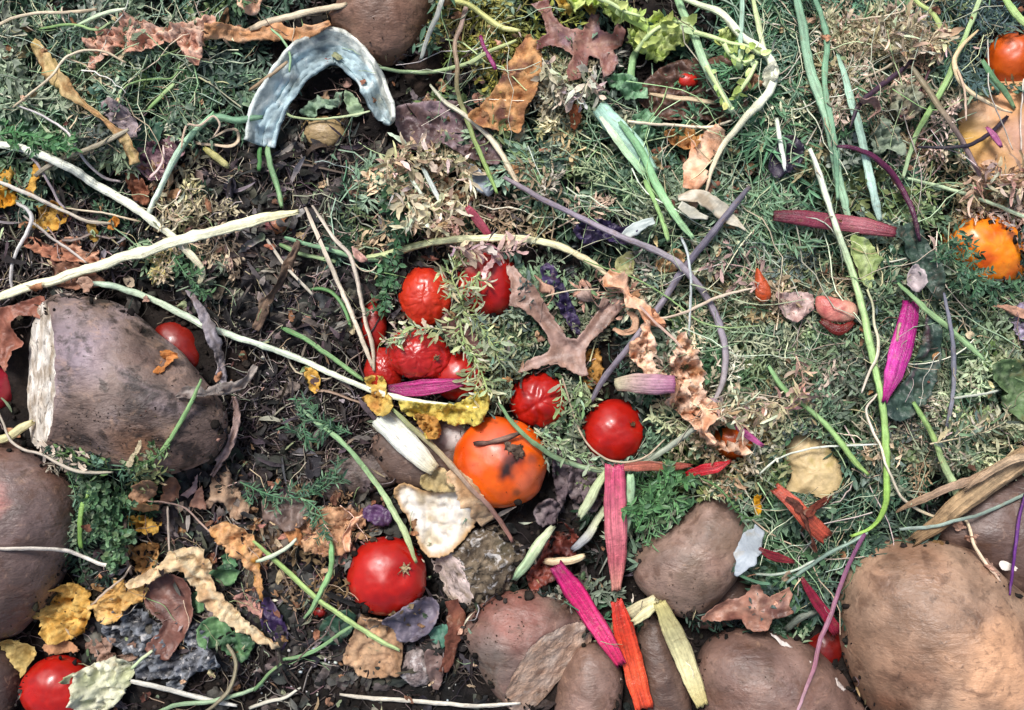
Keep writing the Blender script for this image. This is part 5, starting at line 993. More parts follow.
st('hooked green stalk at the top of the herb tangle', [(908, -8), (920, 4), (934, 14), (941, 28), (938, 38)], [3, 4.5, 5, 6, 5], ['98a868', 'a0b070'], lift=4)
st('purple-black twisted stem crossing under the grey-green leaves', [(914, 56), (900, 70), (880, 86), (866, 98), (856, 110), (850, 128)], [4, 6, 7, 6, 5, 3], ['2c1c2c', '3c2838', '241824'], lift=2)
st('wine-red stem rising through the withered green leaf', [(896, 122), (908, 108), (916, 96), (924, 82), (930, 70)], [3, 4, 4, 3], ['4c1824', '5c2434', '301820'], lift=1)
st('dull brown stalk running down the right of the pale straight stalk', [(912, 68), (926, 88), (938, 106), (948, 120), (962, 142), (975, 165), (986, 186)], [6, 7, 7, 6, 6, 5], ['6c6450', '7c7058', '806c68', '8c7c80'], lift=2)
leaf('grey-green crumpled leaf among the right-hand greens', [(868, 142), (876, 128), (882, 116), (892, 122), (900, 130), (906, 144), (900, 158), (888, 150), (878, 154)], ['74846c', '8e9c84', '60745c'], 'leaf', crump=3, cscale=9, name='green_leaf', lift=4)
leaf('curled sage leaf with an orange-brown patch', [(884, 92), (894, 84), (908, 84), (920, 94), (924, 108), (912, 118), (898, 114), (888, 104)], ['7c8468', '949478', 'a07c60'], 'leaf', crump=4, cscale=7, name='green_leaf', lift=3)
ribbon('dry_leaf', 'pinkish curled dry leaf beside the twisted purple-black stem', 'leaf', [(856, 96), (864, 102), (872, 100), (878, 110), (868, 120)], [12, 14, 14, 12, 8], ['94746c', 'b8988c'], lift=3)
st('black-purple bare stem lying on the squash flesh', [(918, 148), (940, 147), (968, 145), (984, 138), (996, 128), (1007, 117)], [3, 4, 5, 5.5, 5], ['1c1822', '2c2630', '241c28'], n=10, nodes=3, lift=2)
st('pale tendril bundle hanging over the squash flesh', [(978, 30), (964, 44), (955, 58), (957, 74), (968, 90), (988, 103), (1012, 112)], [3, 5, 6, 5, 4, 3], ['b8a078', 'c8b490', 'd0bc9c'], lift=4)
st('second pale tendril falling straight from the bundle', [(958, 70), (964, 88), (966, 104), (967, 120)], [3, 2.5, 2], ['b89c80', 'c8b09c'], lift=3)
st('thin white thread root down the right of the squash flesh', [(988, 40), (988, 60), (990, 90), (1000, 120), (1012, 150)], 1.6, ['b8b0a4'], lift=2)
st('thin white thread root at the right edge over the squash', [(1024, 80), (1021, 110), (1020, 150)], 2, ['c8bcb0'], lift=2)
st('green leaf blade lying on the corner of the squash piece', [(982, 60), (992, 76), (1004, 92), (1014, 108)], [6, 7, 7, 5], ['5c845c', '74946c'], flat=.5, lift=1)
G = stem_geo([(988, 128), (994, 136), (1000, 146)], [5, 9, 6], ['9c4c78', 'b06890'], flat=.6, ribs=5, ribamp=.08); single('chard_stalk', 'small magenta stalk scrap lying on the squash flesh', 'chard stalk', G, M['chard'])
st('green curved stalk end at the top right corner by the orange tomato', [(1002, -8), (1012, 8), (1022, 20), (1034, 30)], [6, 9, 9, 8], ['84a45c', 'a4bc7c'], flat=.6, lift=3)
st('long thin pale green stalk running right above the split orange tomato', [(908, 178), (930, 184), (955, 191), (990, 203), (1030, 219)], [4, 4.5, 4.5, 4], ['a0b490', 'b4c4a4'], lift=3)
leaf('dark purple-black leaf lump in the right-hand greens', [(770, 156), (784, 136), (800, 140), (802, 158), (790, 172), (774, 178)], ['241e2c', '342c3c'], 'oak', crump=2)
leaf('tapering dark green beet leaf crossing above the magenta piece', [(882, 218), (898, 226), (914, 222), (930, 238), (938, 262), (944, 288), (946, 300), (934, 300), (922, 278), (906, 256), (896, 238)], ['2c3c34', '3c5044', '24302c'], 'oak', crump=1.5, curl=2, name='beet_leaf', cat='beet leaf', lift=12)
leaf('wilted dark translucent beet leaf underneath the magenta chard piece', [(928, 308), (938, 330), (940, 358), (934, 384), (920, 408), (905, 420), (888, 418), (884, 402), (896, 392), (908, 376), (918, 350)], ['2a3c34', '3e5246', '33443e'], 'oak', crump=2, curl=2, name='beet_leaf', cat='beet leaf', veins=[[(924, 300), (926, 350), (908, 384)]], veincol='5c3048', lift=15, thick=.9)
st('dark red beet stem arching over the grey-green leek leaf', [(838, 146), (850, 147), (865, 152), (878, 160), (892, 174), (906, 196), (914, 216), (920, 240)], [4, 6, 6.5, 7, 7, 6, 5], ['4c1c38', '642848', '4f1c38', '3c1a30'], 'chard', n=12, lift=4)
G = stem_geo([(775, 216), (800, 218), (835, 222), (865, 226), (894, 232)], [10, 15, 16, 16, 10], ['4c1420', '7c3444', '945058', '7a3440'], n=20, flat=.4, ribs=6, ribamp=.07, tear=2, lift=3); single('chard_stalk', 'maroon ribbed chard stalk lying level under the white and green leek', 'chard stalk', G, M['chard'])
st('very long leek stem, white above and green below, hooked near the biggest sweet potato', [(811, 150), (824, 188), (836, 226), (846, 254), (855, 280), (864, 314), (871, 347), (878, 380), (883, 413), (886, 445), (887, 476), (886, 500), (881, 516), (870, 528), (852, 536)], [6, 7, 7, 8, 8, 8.5, 8.5, 8.5, 8.5, 8, 7, 5], ['c8ccb8', 'c4ccb4', 'a4b88c', '94b074', '8cac6c', '84a45c', '8cb054', '84a84c'], n=14, lift=5, wob=.5)
leaf('yellow-green wilted leaf beside the very long leek stem', [(852, 236), (866, 240), (878, 252), (882, 260), (874, 274), (868, 290), (860, 280), (852, 262), (850, 248)], ['8ca44c', 'a8b868', '7a9848'], 'leaf', name='yellow_green_leaf', crump=2, curl=3, veins=[[(864, 238), (866, 262), (866, 292)]], veincol='c4cc98', lift=5)
st('thin twisting pale stalk under the yellow-green leaf', [(867, 290), (873, 306), (874, 322), (878, 340), (877, 356), (868, 374), (862, 392)], [3, 3, 3.5, 3.5, 3, 3], ['a8a884', 'bcb49c', 'c4b4a4'], lift=3)
st('thin white curly root running from the greens over the biggest sweet potato', [(876, 394), (866, 410), (872, 428), (882, 448), (886, 466), (894, 484), (901, 496), (918, 510), (941, 518), (965, 520), (975, 546), (988, 566), (999, 582)], [2.5, 3, 3, 3, 3.5, 4, 3.5, 4, 3.5], ['c4b4a4', 'cfc4ac', 'c8b898', 'c0a894'], lift=2)
for L_, p_ in (('tiny dry bract on the curly root near the straw husks', (958, 524, 6, 4)), ('tiny dry bract at the bend of the curly root', (972, 538, 5, 5)), ('tan dry bract at the end of the curly root on the sweet potato', (993, 568, 8, 5))):
    leaf(L_, ell(*p_, 30, 9, .25), ['a8806c', 'c4a08c'], 'dry', name='leaf_scrap', grid=1.8, crump=2, cscale=4)
st('thin white arching stalk over the mustard squash piece', [(760, 472), (775, 460), (790, 453), (808, 449), (840, 446), (876, 445)], 2.4, ['b4b8a8', 'c4c8bc'], lift=3)
st('curved green stalk from the greens past the mustard squash piece', [(769, 366), (778, 382), (790, 395), (810, 410), (828, 427), (840, 442), (852, 458), (868, 474)], [5, 6, 5.5, 6, 7, 7, 5], ['6c9060', '7c9c64', '88a45c'], lift=2)
sprig('herb_sprig', 'pale pink-beige fern-like dried leaf on the right-hand greens', 'herb sprig', [(796, 356), (802, 372), (802, 388), (798, 404)], ['b49480', 'c4a890'], leaf=11.7, gap=5, sub=2, splen=8)
leaf('pale pink dry leaf beside the shallot', [(773, 294), (786, 293), (800, 292), (811, 294), (814, 306), (806, 316), (795, 322), (784, 314)], ['a48a84', 'b8a098', '94746c'], 'oak', crump=1.6, lift=3)
G = lump_geo([(800, 322), (812, 314), (826, 318), (830, 330), (818, 338), (804, 334)], 8, cols=('a8a098', 'c4bcb4', 'b8a8a8')); single('onion_piece', 'pale translucent onion slice under the pink dry leaf', 'onion piece', G[:3], M['cream'])
G = stem_geo([(822, 322), (838, 330), (852, 324)], [8, 14, 8], ['541410', '6c201c'], flat=.6, lift=1); single('onion_skin', 'dark red onion skin underneath the shallot', 'onion skin', G, M['chard'])
G = lump_geo([(816, 298), (824, 296), (840, 299), (854, 303), (858, 312), (852, 321), (836, 323), (824, 319), (817, 310)], 10, zc=float(hs(836, 310))+7, cols=('a8504c', 'c07468', 'cc8c7c'), paint=[(850, 312, 9, 'd8b098', .7)]); single('shallot', 'small salmon-pink shallot half beside the very long leek stem', 'shallot', G[:3], M['chard'])
G = lump_geo([(757, 268), (763, 276), (769, 286), (771, 296), (766, 302), (758, 301), (755, 292), (755, 278)], 8, zc=float(hs(762, 286))+6, cols=('a85440', 'c0705c')); single('carrot_tip', 'salmon-coloured pointed carrot tip on the greens', 'carrot tip', G[:3], M['potato'])
def chard(label, pts, w, cols, **k):
    a = dict(n=28, flat=.4, ribs=5, ribamp=.06, tear=5, cup=.25, wob=.4, round_ends=False, streak=.16); a.update(k)
    G = stem_geo(pts, w, cols, **a); return single('chard_stalk', label, 'chard stalk', G, M['chard'], off=-1)
chard('bright magenta chard piece lying on the wilted dark beet leaf', [(910, 306), (907, 322), (901, 346), (893, 374), (885, 399)], [16, 20, 21, 17, 5], ['8c1860', 'a81c78', 'b02884', '9c186c'], lift=4, endc='c47cac', cup=.1)
st('tiny knobbly brown twig on the magenta chard piece', [(897, 342), (898, 332), (900, 324)], [4, 3, 4], ['8c7460', 'a49078'], nodes=2, wob=1)
st('green stalk slanting down right of the magenta chard piece', [(898, 284), (910, 296), (922, 306), (935, 317), (956, 336), (970, 348), (982, 360)], [4, 5, 6, 6, 6, 5], ['6c8c5c', '84a070', '7c986c'], lift=3)
st('thin grey-purple wire-like stem curving down the right-hand herbs', [(944, 294), (949, 322), (953, 354), (953, 384), (950, 412), (944, 436), (936, 460)], [3.5, 5, 5.5, 5, 4.5, 3], ['5c5c68', '74747c', '5a5862'], lift=5)
st('pale green stalk with a thick end among the straw husks', [(914, 404), (924, 420), (933, 436), (942, 458), (952, 482), (964, 509)], [5, 6, 6, 8, 10, 11], ['7c9c5c', '8ca464', 'a4b884', 'b8c49c'], n=12, lift=4)
st('whitish horizontal straw above the straw husks', [(955, 398), (972, 396), (990, 393), (998, 391)], 3, ['b0b4a4'], lift=4)
leaf('smooth green chard leaf with pale veins at the right edge', [(981, 366), (990, 360), (1004, 359), (1030, 364), (1050, 390), (1040, 430), (1018, 420), (1008, 408), (996, 394), (986, 380)], ['4f6c3c', '64804c', '5a7844'], 'leaf', name='chard_leaf', cat='chard leaf', crump=1.2, curl=2, veins=[[(982, 366), (1010, 384), (1040, 410)], [(1000, 376), (1024, 372)], [(1008, 384), (1008, 404)]], veincol='94a478', lift=7)
leaf('purple and white cabbage scrap at the right edge above the green leaf', [(1006, 316), (1016, 306), (1040, 300), (1050, 330), (1036, 350), (1018, 346), (1008, 332)], ['54204c', '7c6c84', '9c94a4', '6c1c5c'], 'oak', name='cabbage_leaf', cat='cabbage leaf', crump=4, cscale=8)
ribbon('dry_leaf', 'reddish-tan curled leaf edge under the split orange tomato', 'leaf', [(990, 306), (1006, 308), (1022, 314), (1040, 322)], [6, 9, 9, 6], ['a07860', 'b8907c'], lift=4)
leaf('pale mauve leaf tip beside the dark beet leaf', [(906, 280), (914, 264), (922, 270), (925, 284), (920, 292), (910, 290)], ['8c8080', 'a49898'], 'oak', crump=1.5, lift=3)
leaf('bright yellow leaf scrap poking up beside the mid sweet potato neck', [(754, 497), (760, 495), (762, 508), (759, 518), (754, 512)], ['c48c14', 'd8a024'], 'yellow', name='yellow_leaf', grid=2)
# straw husks
single('straw_husk', 'broad ribbed straw-coloured husk running up to the right edge', 'husk', stem_geo([(918, 538), (940, 522), (965, 500), (990, 482), (1015, 464), (1044, 448)], [10, 17, 20, 22, 22, 18], ['8c7050', 'a88c68', 'b89c78', '7c6044'], n=26, flat=.3, ribs=7, ribamp=.12, tear=10, wob=1.5, lift=5), M['bark'])
single('straw_husk', 'narrow twisted straw husk above the broad one', 'husk', stem_geo([(902, 508), (925, 498), (952, 486), (978, 476), (1000, 466)], [6, 9, 9, 9, 5], ['94785c', 'b0947c', '84684c'], n=26, flat=.3, ribs=7, ribamp=.12, tear=10, wob=1.5, lift=4), M['bark'])
single('straw_husk', 'third straw husk strand lying between sweet potato and greens', 'husk', stem_geo([(970, 486), (996, 468), (1020, 458), (1050, 452)], [6, 9, 10, 8], ['a88c70', 'c0a888'], n=26, flat=.3, ribs=7, ribamp=.12, tear=10, wob=1.5, lift=8), M['bark'])
st('grey-green thin stem lying over the straw husks', [(1040, 486), (1010, 502), (975, 516), (940, 525), (900, 529)], 4, ['6c7c70', '84948a'], lift=3)
st('thin dark purple stem lying on the sweet potato at the right edge', [(1026, 492), (1020, 514), (1016, 540), (1013, 566), (1010, 594)], [4, 4.5, 4, 3.5], ['3c1848', '54246a', '4a2058'], lift=1)
leaf('white oval scar fleck on the sweet potato under the straw', ell(1006, 566, 6, 4.5, 0, 10, .05), ['c4bcb0', 'd8d0c8'], 'cream', name='seed', cat='seed', grid=1.5, lift=.8, drape=1, crump=.2, curl=0, jag=.2)
# ---------------------------------------------------------------- bottom right
sprig('carrot_sprig', 'curved green leaf stalk with tiny leaflets over the mid sweet potato neck', 'carrot sprig', [(700, 478), (716, 486), (728, 498), (736, 510), (748, 518), (762, 516)], GP2, leaf=5, gap=5, mat='green', w=2.2)
ribbon('onion_skin', 'bluish white onion petal beside the mid sweet potato', 'onion skin', [(760, 528), (752, 542), (746, 556), (736, 576)], [12, 22, 18, 4], ['989fa6', 'b0b8bc'], mat='cream', twist=.2, ruf=.6, lift=3, edge=.03)
chard('orange-red dried pepper strip on the greens', [(778, 490), (792, 502), (806, 518), (824, 536)], [10, 13, 15, 14], ['a0402c', 'bc5840', 'a44430'], ribs=4, endc='c88c7c', lift=3, cup=.2)
ribbon('dry_leaf', 'dark brown curled strip lying on the pepper strip', 'leaf', [(786, 498), (800, 508), (808, 526), (816, 552)], [5, 10, 9, 4], ['4a2c24', '6c4034', '84503c'], lift=2)
ribbon('dry_leaf', 'second dark red-brown strip crossing the pepper strip', 'leaf', [(806, 516), (816, 506), (826, 500), (834, 494)], [8, 10, 7, 3], ['54241c', '6c3428'], lift=2)
chard('dark red stalk scrap at the left of the greens near the onion petal', [(762, 550), (774, 556), (792, 561)], [7, 12, 5], ['641820', '7c242c'])
leaf('brown oak leaf with a broad stem beside the mid sweet potato', [(697, 618), (706, 610), (715, 604), (730, 601), (742, 598), (749, 592), (752, 584), (758, 583), (763, 592), (769, 596), (778, 592), (788, 586), (791, 594), (788, 604), (792, 612), (782, 616), (772, 618), (768, 630), (756, 633), (748, 630), (743, 621), (728, 620), (712, 621)], ['74483a', '8c5e4c', 'a07460', '68443a'], 'oak', name='oak_leaf', cat='oak leaf', vw=1.1, cscale=20, crump=0.63, curl=3, smooth=False, lift=6, veins=[[(697, 616), (742, 610), (760, 606), (786, 594)], [(756, 608), (757, 586)], [(756, 608), (760, 630)]], veincol='b08c78', drape=.4)
st('grey-green thin long stem slanting towards the biggest sweet potato', [(786, 582), (810, 566), (840, 548), (866, 534)], [4, 5, 5, 4], ['64786c', '7c9080'], lift=1)
st('pale twisting stem at the edge of the greens above the grey-green one', [(755, 574), (775, 575), (795, 570), (815, 560)], 3, ['94a090', 'acb4a4'], lift=1)
st('green stem scrap under the onion petal', [(736, 573), (752, 580), (770, 584)], 4, ['4c7050', '64886c'])
st('grey dry stick beside the scarred sweet potato', [(786, 628), (800, 618), (818, 612)], [8, 9, 6], ['5c6458', '7a8074'], 'bark')
chard('crimson chard stalk leaning against the biggest sweet potato', [(803, 581), (812, 596), (824, 612), (836, 632)], [6, 11, 14, 14], ['6c1424', '94203c', '7c1c30'], lift=6)
st('long thin purple-pink stem curving over the scarred sweet potato', [(864, 534), (856, 550), (845, 573), (838, 594), (831, 613), (822, 634), (818, 648), (811, 676), (797, 712)], [5, 5, 5, 5.5, 5, 4.5, 4], ['6c4060', '7c5068', '946878', '8c5c6c', 'a4848c'], lift=2)
for L_, o_ in (('broad white scar wedge on the scarred sweet potato', [(771, 634), (784, 642), (796, 650), (808, 658), (808, 662), (800, 664), (792, 656), (780, 644)]), ('narrow white scar sliver on the scarred sweet potato', [(836, 678), (840, 682), (846, 690), (842, 690), (837, 684)])):
    leaf(L_, o_, ['b8aca4', 'cfc6be'], 'cream', name='skin_scar', cat='scar', grid=1.6, lift=.6, drape=1, crump=.3, curl=.2, jag=.4, cscale=8)
sprig('carrot_sprig', 'second blue-green frond lying across the left half of the split orange tomato', 'carrot sprig', [(940, 246), (954, 244), (966, 248), (976, 258)], ['3c6044', '4c7454', '6a9070'], leaf=8, gap=3, wide=.35, mat='green', sub=2, splen=14, lift=4)
sprig('carrot_sprig', 'frond hanging under the split orange tomato over its lower edge', 'carrot sprig', [(948, 288), (962, 284), (978, 286), (994, 290)], ['3c6044', '4c7454', '6a9070'], leaf=8, gap=3, wide=.35, mat='green', sub=2, splen=16, lift=4)
# chard group
st('pale green stalk end leaning beside the pink-red chard', [(606, 472), (598, 484), (590, 500), (580, 516)], [9, 11, 12, 10], ['9cac7c', 'b4bc94', 'a8b08c'], n=14, flat=.6, lift=3)
st('pale green stalk right behind the pink-red chard', [(630, 474), (631, 490), (629, 510), (626, 532)], [9, 11, 10, 8], ['8cac84', 'b0c4a0'], n=14, flat=.6, lift=3)
st('white-green stalk with a mouldy grey end', [(604, 508), (596, 522), (588, 536), (574, 549)], [9, 10, 11, 9], ['b4bc94', 'c4c8a4', '9c9c98', '747880'], n=14, flat=.6, lift=2)
st('tan stubby stalk above the tip of the magenta chard', [(546, 561), (556, 562), (570, 561), (584, 556)], [7, 10, 9, 8], ['b49c7c', 'ccb894'], n=12, lift=2)
st('thick pale green stalk end in front of the dark red skin', [(552, 528), (543, 540), (530, 558), (516, 578)], [8, 12, 13, 10], ['b4b898', 'a8b890', '84a07c'], n=14, flat=.7, lift=3)
st('cream stalk scrap between the red chard and the mid sweet potato', [(630, 614), (642, 606), (654, 600)], [12, 13, 11], ['b8b08c', 'ccc49c'], n=12, flat=.6, lift=1)
st('second cream stalk scrap lying just below it', [(634, 622), (646, 614), (656, 606)], [9, 12, 10], ['c0b88c', 'd0c898'], n=12, flat=.6, lift=2)
chard('pink-red chard stalk standing upright above the red one', [(615, 468), (615, 495), (616, 528), (617, 558), (616, 588)], [17.6, 21.1, 21.1, 17.6, 8.8], ['c04468', 'd4687c', 'dc7c84', 'd06c74', 'd09080'], lift=4, ribs=10, endc='d8a890')
chard('orange-red chard stalk, frayed at the top, crossing the bottom edge', [(617, 604), (622, 622), (630, 652), (637, 682), (644, 706)], [11.5, 19.7, 19.7, 19.7, 18.0], ['b42c20', 'cc4028', 'd8502c', 'cc4428'], lift=6, ribs=9, endc='b8503c')
chard('magenta-crimson chard stalk slanting onto the orange-red one', [(558, 568), (572, 588), (588, 612), (604, 636), (620, 662)], [14.4, 19.2, 18.4, 16.8, 10.4], ['8c1450', 'b4205c', 'c03064', 'b0244c'], lift=7, ribs=9, endc='b8486c')
chard('cream-yellow stalk lying below the mid sweet potato', [(660, 606), (671, 628), (682, 652), (693, 680), (702, 704)], [14, 22, 24, 22, 14], ['d4cc9c', 'dcd8b4', 'dcd8bc', 'd8cc98'], lift=5, ribs=8, endc='d8c88c', mat=None) if False else single('celery_stalk', 'cream-yellow ribbed stalk lying below the mid sweet potato', 'celery stalk', stem_geo([(660, 604), (671, 628), (682, 652), (693, 680), (702, 704)], [12.0, 18.9, 20.6, 18.9, 12.0], ['c4b878', 'd4cc98', 'd8d0a0', 'd0c080'], n=28, flat=.38, ribs=8, ribamp=.05, tear=3, wob=.4, round_ends=False, lift=5), M['cream'])
chard('flat red peel strip right of the lower tomatoes', [(622, 468), (645, 466), (668, 467), (690, 466)], [8, 12, 11, 6], ['a05444', 'b46c58', '9c4c44'], lift=1)
chard('scarlet stalk scrap right of the flat red peel', [(688, 474), (702, 470), (716, 467), (728, 462)], [8, 13, 12, 5], ['94101c', 'ac1824'], lift=1)
chard('purple-pink petal scrap beside the small orange tomato', [(738, 428), (748, 436), (760, 444)], [6, 9, 5], ['84285c', 'a04878'], lift=4)
# white stub, stalk C with yellow leaf, sticks
single('celery_stalk', 'thick white stalk stub pointing down to the squash peel', 'celery stalk', stem_geo([(381, 417), (394, 430), (410, 446), (424, 460), (434, 469)], [22, 24, 24, 20, 12], ['ccd0c0', 'dadcd0', 'd8d8cc', 'ccc09c'], n=28, flat=.4, ribs=8, ribamp=.04, tear=2, wob=.4, round_ends=False, lift=5, endc='c8b890'), M['cream'])
st('green needle-leaved stalk descending to the lone red tomato', [(300, 408), (319, 424), (343, 444), (357, 458), (371, 476), (389, 503), (400, 524), (408, 542), (415, 562)], [4, 5, 6, 6, 6, 7, 8, 8, 5], ['84a07c', '7c9c70', '88a474', 'a0b084', '8c9464'], n=12, lift=4)
st('brown-green stick running from the yellow leaf past the orange tomato', [(392, 408), (408, 424), (423, 437), (440, 453), (456, 470), (472, 489), (489, 507), (512, 541)], [5, 6, 6.5, 6.5, 6, 6, 6, 6], ['7c8c5c', '8c8460', '94806a', '8c6c60', '94685c'], n=12, lift=6)
chard('magenta and plum chard stalk lying across the foot of the tomato cluster', [(387, 388), (402, 389), (420, 388), (440, 386), (459, 383)], [6, 14, 16, 14, 8], ['541c3c', '8c205c', '9c2464', '94205c'], lift=3, ribs=6)
st('long white-green stalk crossing the middle to the yellow leaf', [(84, 283), (105, 285), (123, 289), (160, 303), (200, 324), (228, 334), (256, 344), (306, 362), (356, 384), (396, 397), (443, 405), (476, 408)], [7, 8, 8, 8, 7.5, 7, 7, 6.5, 6.5, 6, 5], ['a4b8a4', 'b4c4a8', 'bccab4', 'c4d0b8', 'ccd0b8', 'd4d4bc', 'd4d4b8'], n=14, lift=3, nodes=4, wob=.6)
for L_, p_, c_ in (('small orange-brown scrap hanging from the long white-green stalk', [(305, 370), (313, 368), (320, 376), (320, 388), (316, 394), (308, 386)], MUST), ('orange crumb of leaf on the long white-green stalk', [(206, 332), (214, 330), (218, 336), (210, 340)], ['c08030', 'd09848']), ('tiny pink-brown scrap on the long white-green stalk', [(144, 296), (150, 298), (148, 303), (142, 301)], ['a08070', 'b89484']), ('orange leaf crumb stuck on the huge cut sweet potato', [(160, 352), (168, 350), (176, 356), (170, 364), (164, 374), (158, 370), (162, 360)], ['a8642c', 'c4844c']), ('peach scrap at the left of the long white-green stalk start', [(76, 282), (86, 276), (94, 284), (86, 292)], ['a07c68', 'b89884'])):
    leaf(L_, p_, c_, 'yellow', name='leaf_scrap', grid=2, crump=2, cscale=5)
leaf('pale yellow leaf wrapped around the long white-green stalk', [(364, 378), (376, 375), (386, 380), (388, 392), (394, 402), (390, 414), (378, 414), (364, 402), (360, 398), (372, 392), (366, 386)], ['b89840', 'd0b868', 'c4a050', 'b07c40'], 'yellow', name='yellow_leaf', crump=3, cscale=8, curl=3, lift=5)
leaf('lemon-yellow curled leaf at the end of the long white-green stalk', [(398, 402), (414, 401), (430, 403), (444, 404), (460, 402), (474, 392), (486, 388), (490, 400), (486, 414), (478, 424), (466, 424), (452, 426), (440, 420), (438, 434), (428, 438), (420, 426), (412, 418), (402, 412)], ['c4ac44', 'd4c468', 'c0a048', 'b8b45c'], 'yellow', name='yellow_leaf', crump=3.5, cscale=9, curl=4, lift=5)
leaf('orange-tan ragged edge under the lemon-yellow leaf', [(414, 416), (426, 414), (438, 420), (440, 436), (430, 438), (422, 430)], ['b07c3c', 'c8984c'], 'yellow', name='yellow_leaf', crump=3, cscale=5, lift=6)
# ---------------------------------------------------------------- left lower
leaf('brown glossy oak leaf lying between the yellow leaves', [(147, 580), (158, 574), (172, 574), (184, 580), (191, 594), (194, 612), (190, 628), (180, 644), (168, 658), (156, 654), (148, 646), (160, 632), (164, 622), (154, 614), (144, 602)], ['54342c', '6e483c', '7c564a'], 'oak', name='oak_leaf', cat='oak leaf', vw=1.1, cscale=20, crump=0.45, curl=3, lift=4, veins=[[(150, 578), (176, 606), (160, 652)]], veincol='8c6a5c')
leaf('largest golden ragged leaf beside the reddish-patched sweet potato', [(37, 620), (46, 606), (56, 588), (68, 584), (84, 586), (92, 592), (91, 606), (90, 620), (84, 632), (67, 641), (50, 640), (43, 634), (45, 624)], ['b48434', 'cca050', 'd8b468', '9c6c24'], 'yellow', name='yellow_leaf', crump=3, cscale=9, curl=3, lift=5, jag=1)
leaf('golden leaf lobed at the edge right of the largest one', [(92, 606), (104, 594), (118, 580), (128, 580), (140, 586), (149, 588), (143, 600), (132, 604), (124, 614), (114, 622), (98, 622), (92, 614)], ['b88c48', 'd0a868', 'dcbc80'], 'yellow', name='yellow_leaf', crump=3, cscale=9, curl=3, lift=5, jag=1)
leaf('small golden leaf in the dark gap below the curly greens', [(131, 518), (142, 514), (152, 520), (160, 525), (152, 534), (140, 532), (134, 526)], MUST, 'yellow', name='yellow_leaf', crump=3, cscale=7, jag=1, lift=3)
leaf('orange-tan scrap just under the curly greens stalk', [(126, 506), (140, 502), (156, 506), (154, 512), (140, 512)], ['a87c54', 'b88c60'], 'dry', crump=2)
leaf('tan ruffled leaf piece above the golden lobed leaf', [(130, 546), (142, 544), (156, 540), (162, 548), (160, 558), (148, 570), (134, 566)], ['b08048', 'c89a64'], 'yellow', name='yellow_leaf', crump=3.5, cscale=7, lift=3, jag=1)
st('thin brown stalk arching over to the orange tan leaf', [(148, 502), (166, 503), (186, 508), (200, 522), (212, 534), (222, 542)], [2, 2.5, 2.5, 2], ['94786c', 'ac9484'], lift=4)
st('upright grey stalk in the dark gap by the golden leaves', [(126, 520), (124, 540), (128, 560), (132, 574)], [5, 6, 5, 4], ['6c5c50', '84746a'])
st('thin beige vertical stalk behind the pale long leaf', [(168, 508), (169, 530), (170, 552)], 3, ['a49484', 'b8a898'])
st('thin stalk joining the golden leaves', [(92, 604), (104, 594), (120, 580), (131, 566)], 2.6, ['9c8874', 'b8a490'], lift=4)
leaf('upper orange-tan leaf tapering to a point near the yellow-green stalk', [(210, 528), (218, 524), (230, 522), (244, 528), (254, 538), (262, 554), (260, 564), (264, 590), (262, 600), (254, 584), (246, 566), (232, 554), (220, 544), (212, 538)], ['b07c44', 'cc9c68', 'd0a478', 'a8742c'], 'yellow', crump=2.5, cscale=10, curl=3, lift=6)
leaf('long pale tan leaf narrowing into a white stalk', [(130, 580), (146, 572), (162, 562), (168, 552), (180, 549), (196, 548), (206, 556), (213, 564), (212, 576), (218, 590), (226, 600), (240, 614), (262, 630), (280, 642), (278, 648), (256, 640), (232, 626), (214, 614), (200, 600), (192, 586), (182, 572), (168, 572), (150, 582), (136, 586)], ['b89874', 'd0b48c', 'dcc8a4', 'a8845c'], 'yellow', crump=2.5, cscale=11, curl=3.5, lift=8, veins=[[(176, 556), (200, 580), (224, 612), (280, 646)]], veincol='d8d4b8')
st('white hooked root lying on the reddish-patched sweet potato', [(-10, 549), (20, 548), (63, 550), (80, 555), (97, 562), (109, 566), (111, 574)], [3.5, 4, 4.5, 5, 5, 5], ['b4aa9c', 'c4bcb0', 'c8c0b4'], lift=1)
st('yellow-white stalk emerging below the sliced end of the huge sweet potato', [(-12, 442), (6, 437), (18, 430), (32, 423)], [8, 10, 10, 8], ['b0a878', 'c4bc90'], lift=3)
st('wavy thin root along the lower edge of the huge cut sweet potato', [(-4, 404), (2, 420), (10, 440), (24, 450), (43, 456), (67, 468), (90, 472), (112, 472)], [2, 3, 3, 3.5, 4, 4, 3], ['8c8478', 'a89e90', '98907c'], lift=3)
st('green upright stalk in the curly greens left of the leaf piles', [(80, 548), (79, 530), (82, 510), (90, 488)], [5, 6, 6, 5], ['64843c', '7c9c54'], lift=3)
ribbon('dry_leaf', 'mauve-grey shredded leaf strip hanging over the red tomato', 'leaf', [(188, 290), (200, 308), (208, 326), (216, 346), (220, 364), (222, 384)], [7, 10, 12, 12, 10, 9], ['7c7478', '9c9498', '68605e'], twist=.5, lift=4)
ribbon('dry_leaf', 'grey papery ribbon leaf on the tip of the huge cut sweet potato', 'leaf', [(176, 396), (190, 392), (207, 394), (222, 390), (236, 388), (248, 378), (256, 366)], [5, 12, 12, 12, 14, 10, 5], ['847a74', 'a49a92', '6c5e58'], twist=.7, lift=3)
ribbon('dry_leaf', 'pinkish grey strip dropping from the papery ribbon leaf', 'leaf', [(234, 396), (236, 420), (230, 444), (220, 462), (212, 476)], [5, 7, 8, 8, 5], ['8c7470', 'a48c84', '7c6258'], twist=.4, lift=3)
ribbon('dry_leaf', 'brown shrivelled leaf beside the dark hollow', 'leaf', [(298, 240), (290, 262), (280, 282), (266, 302), (256, 330)], [6, 10, 14, 12, 8], ['54443a', '74604f', '645048'], twist=.8, lift=2)
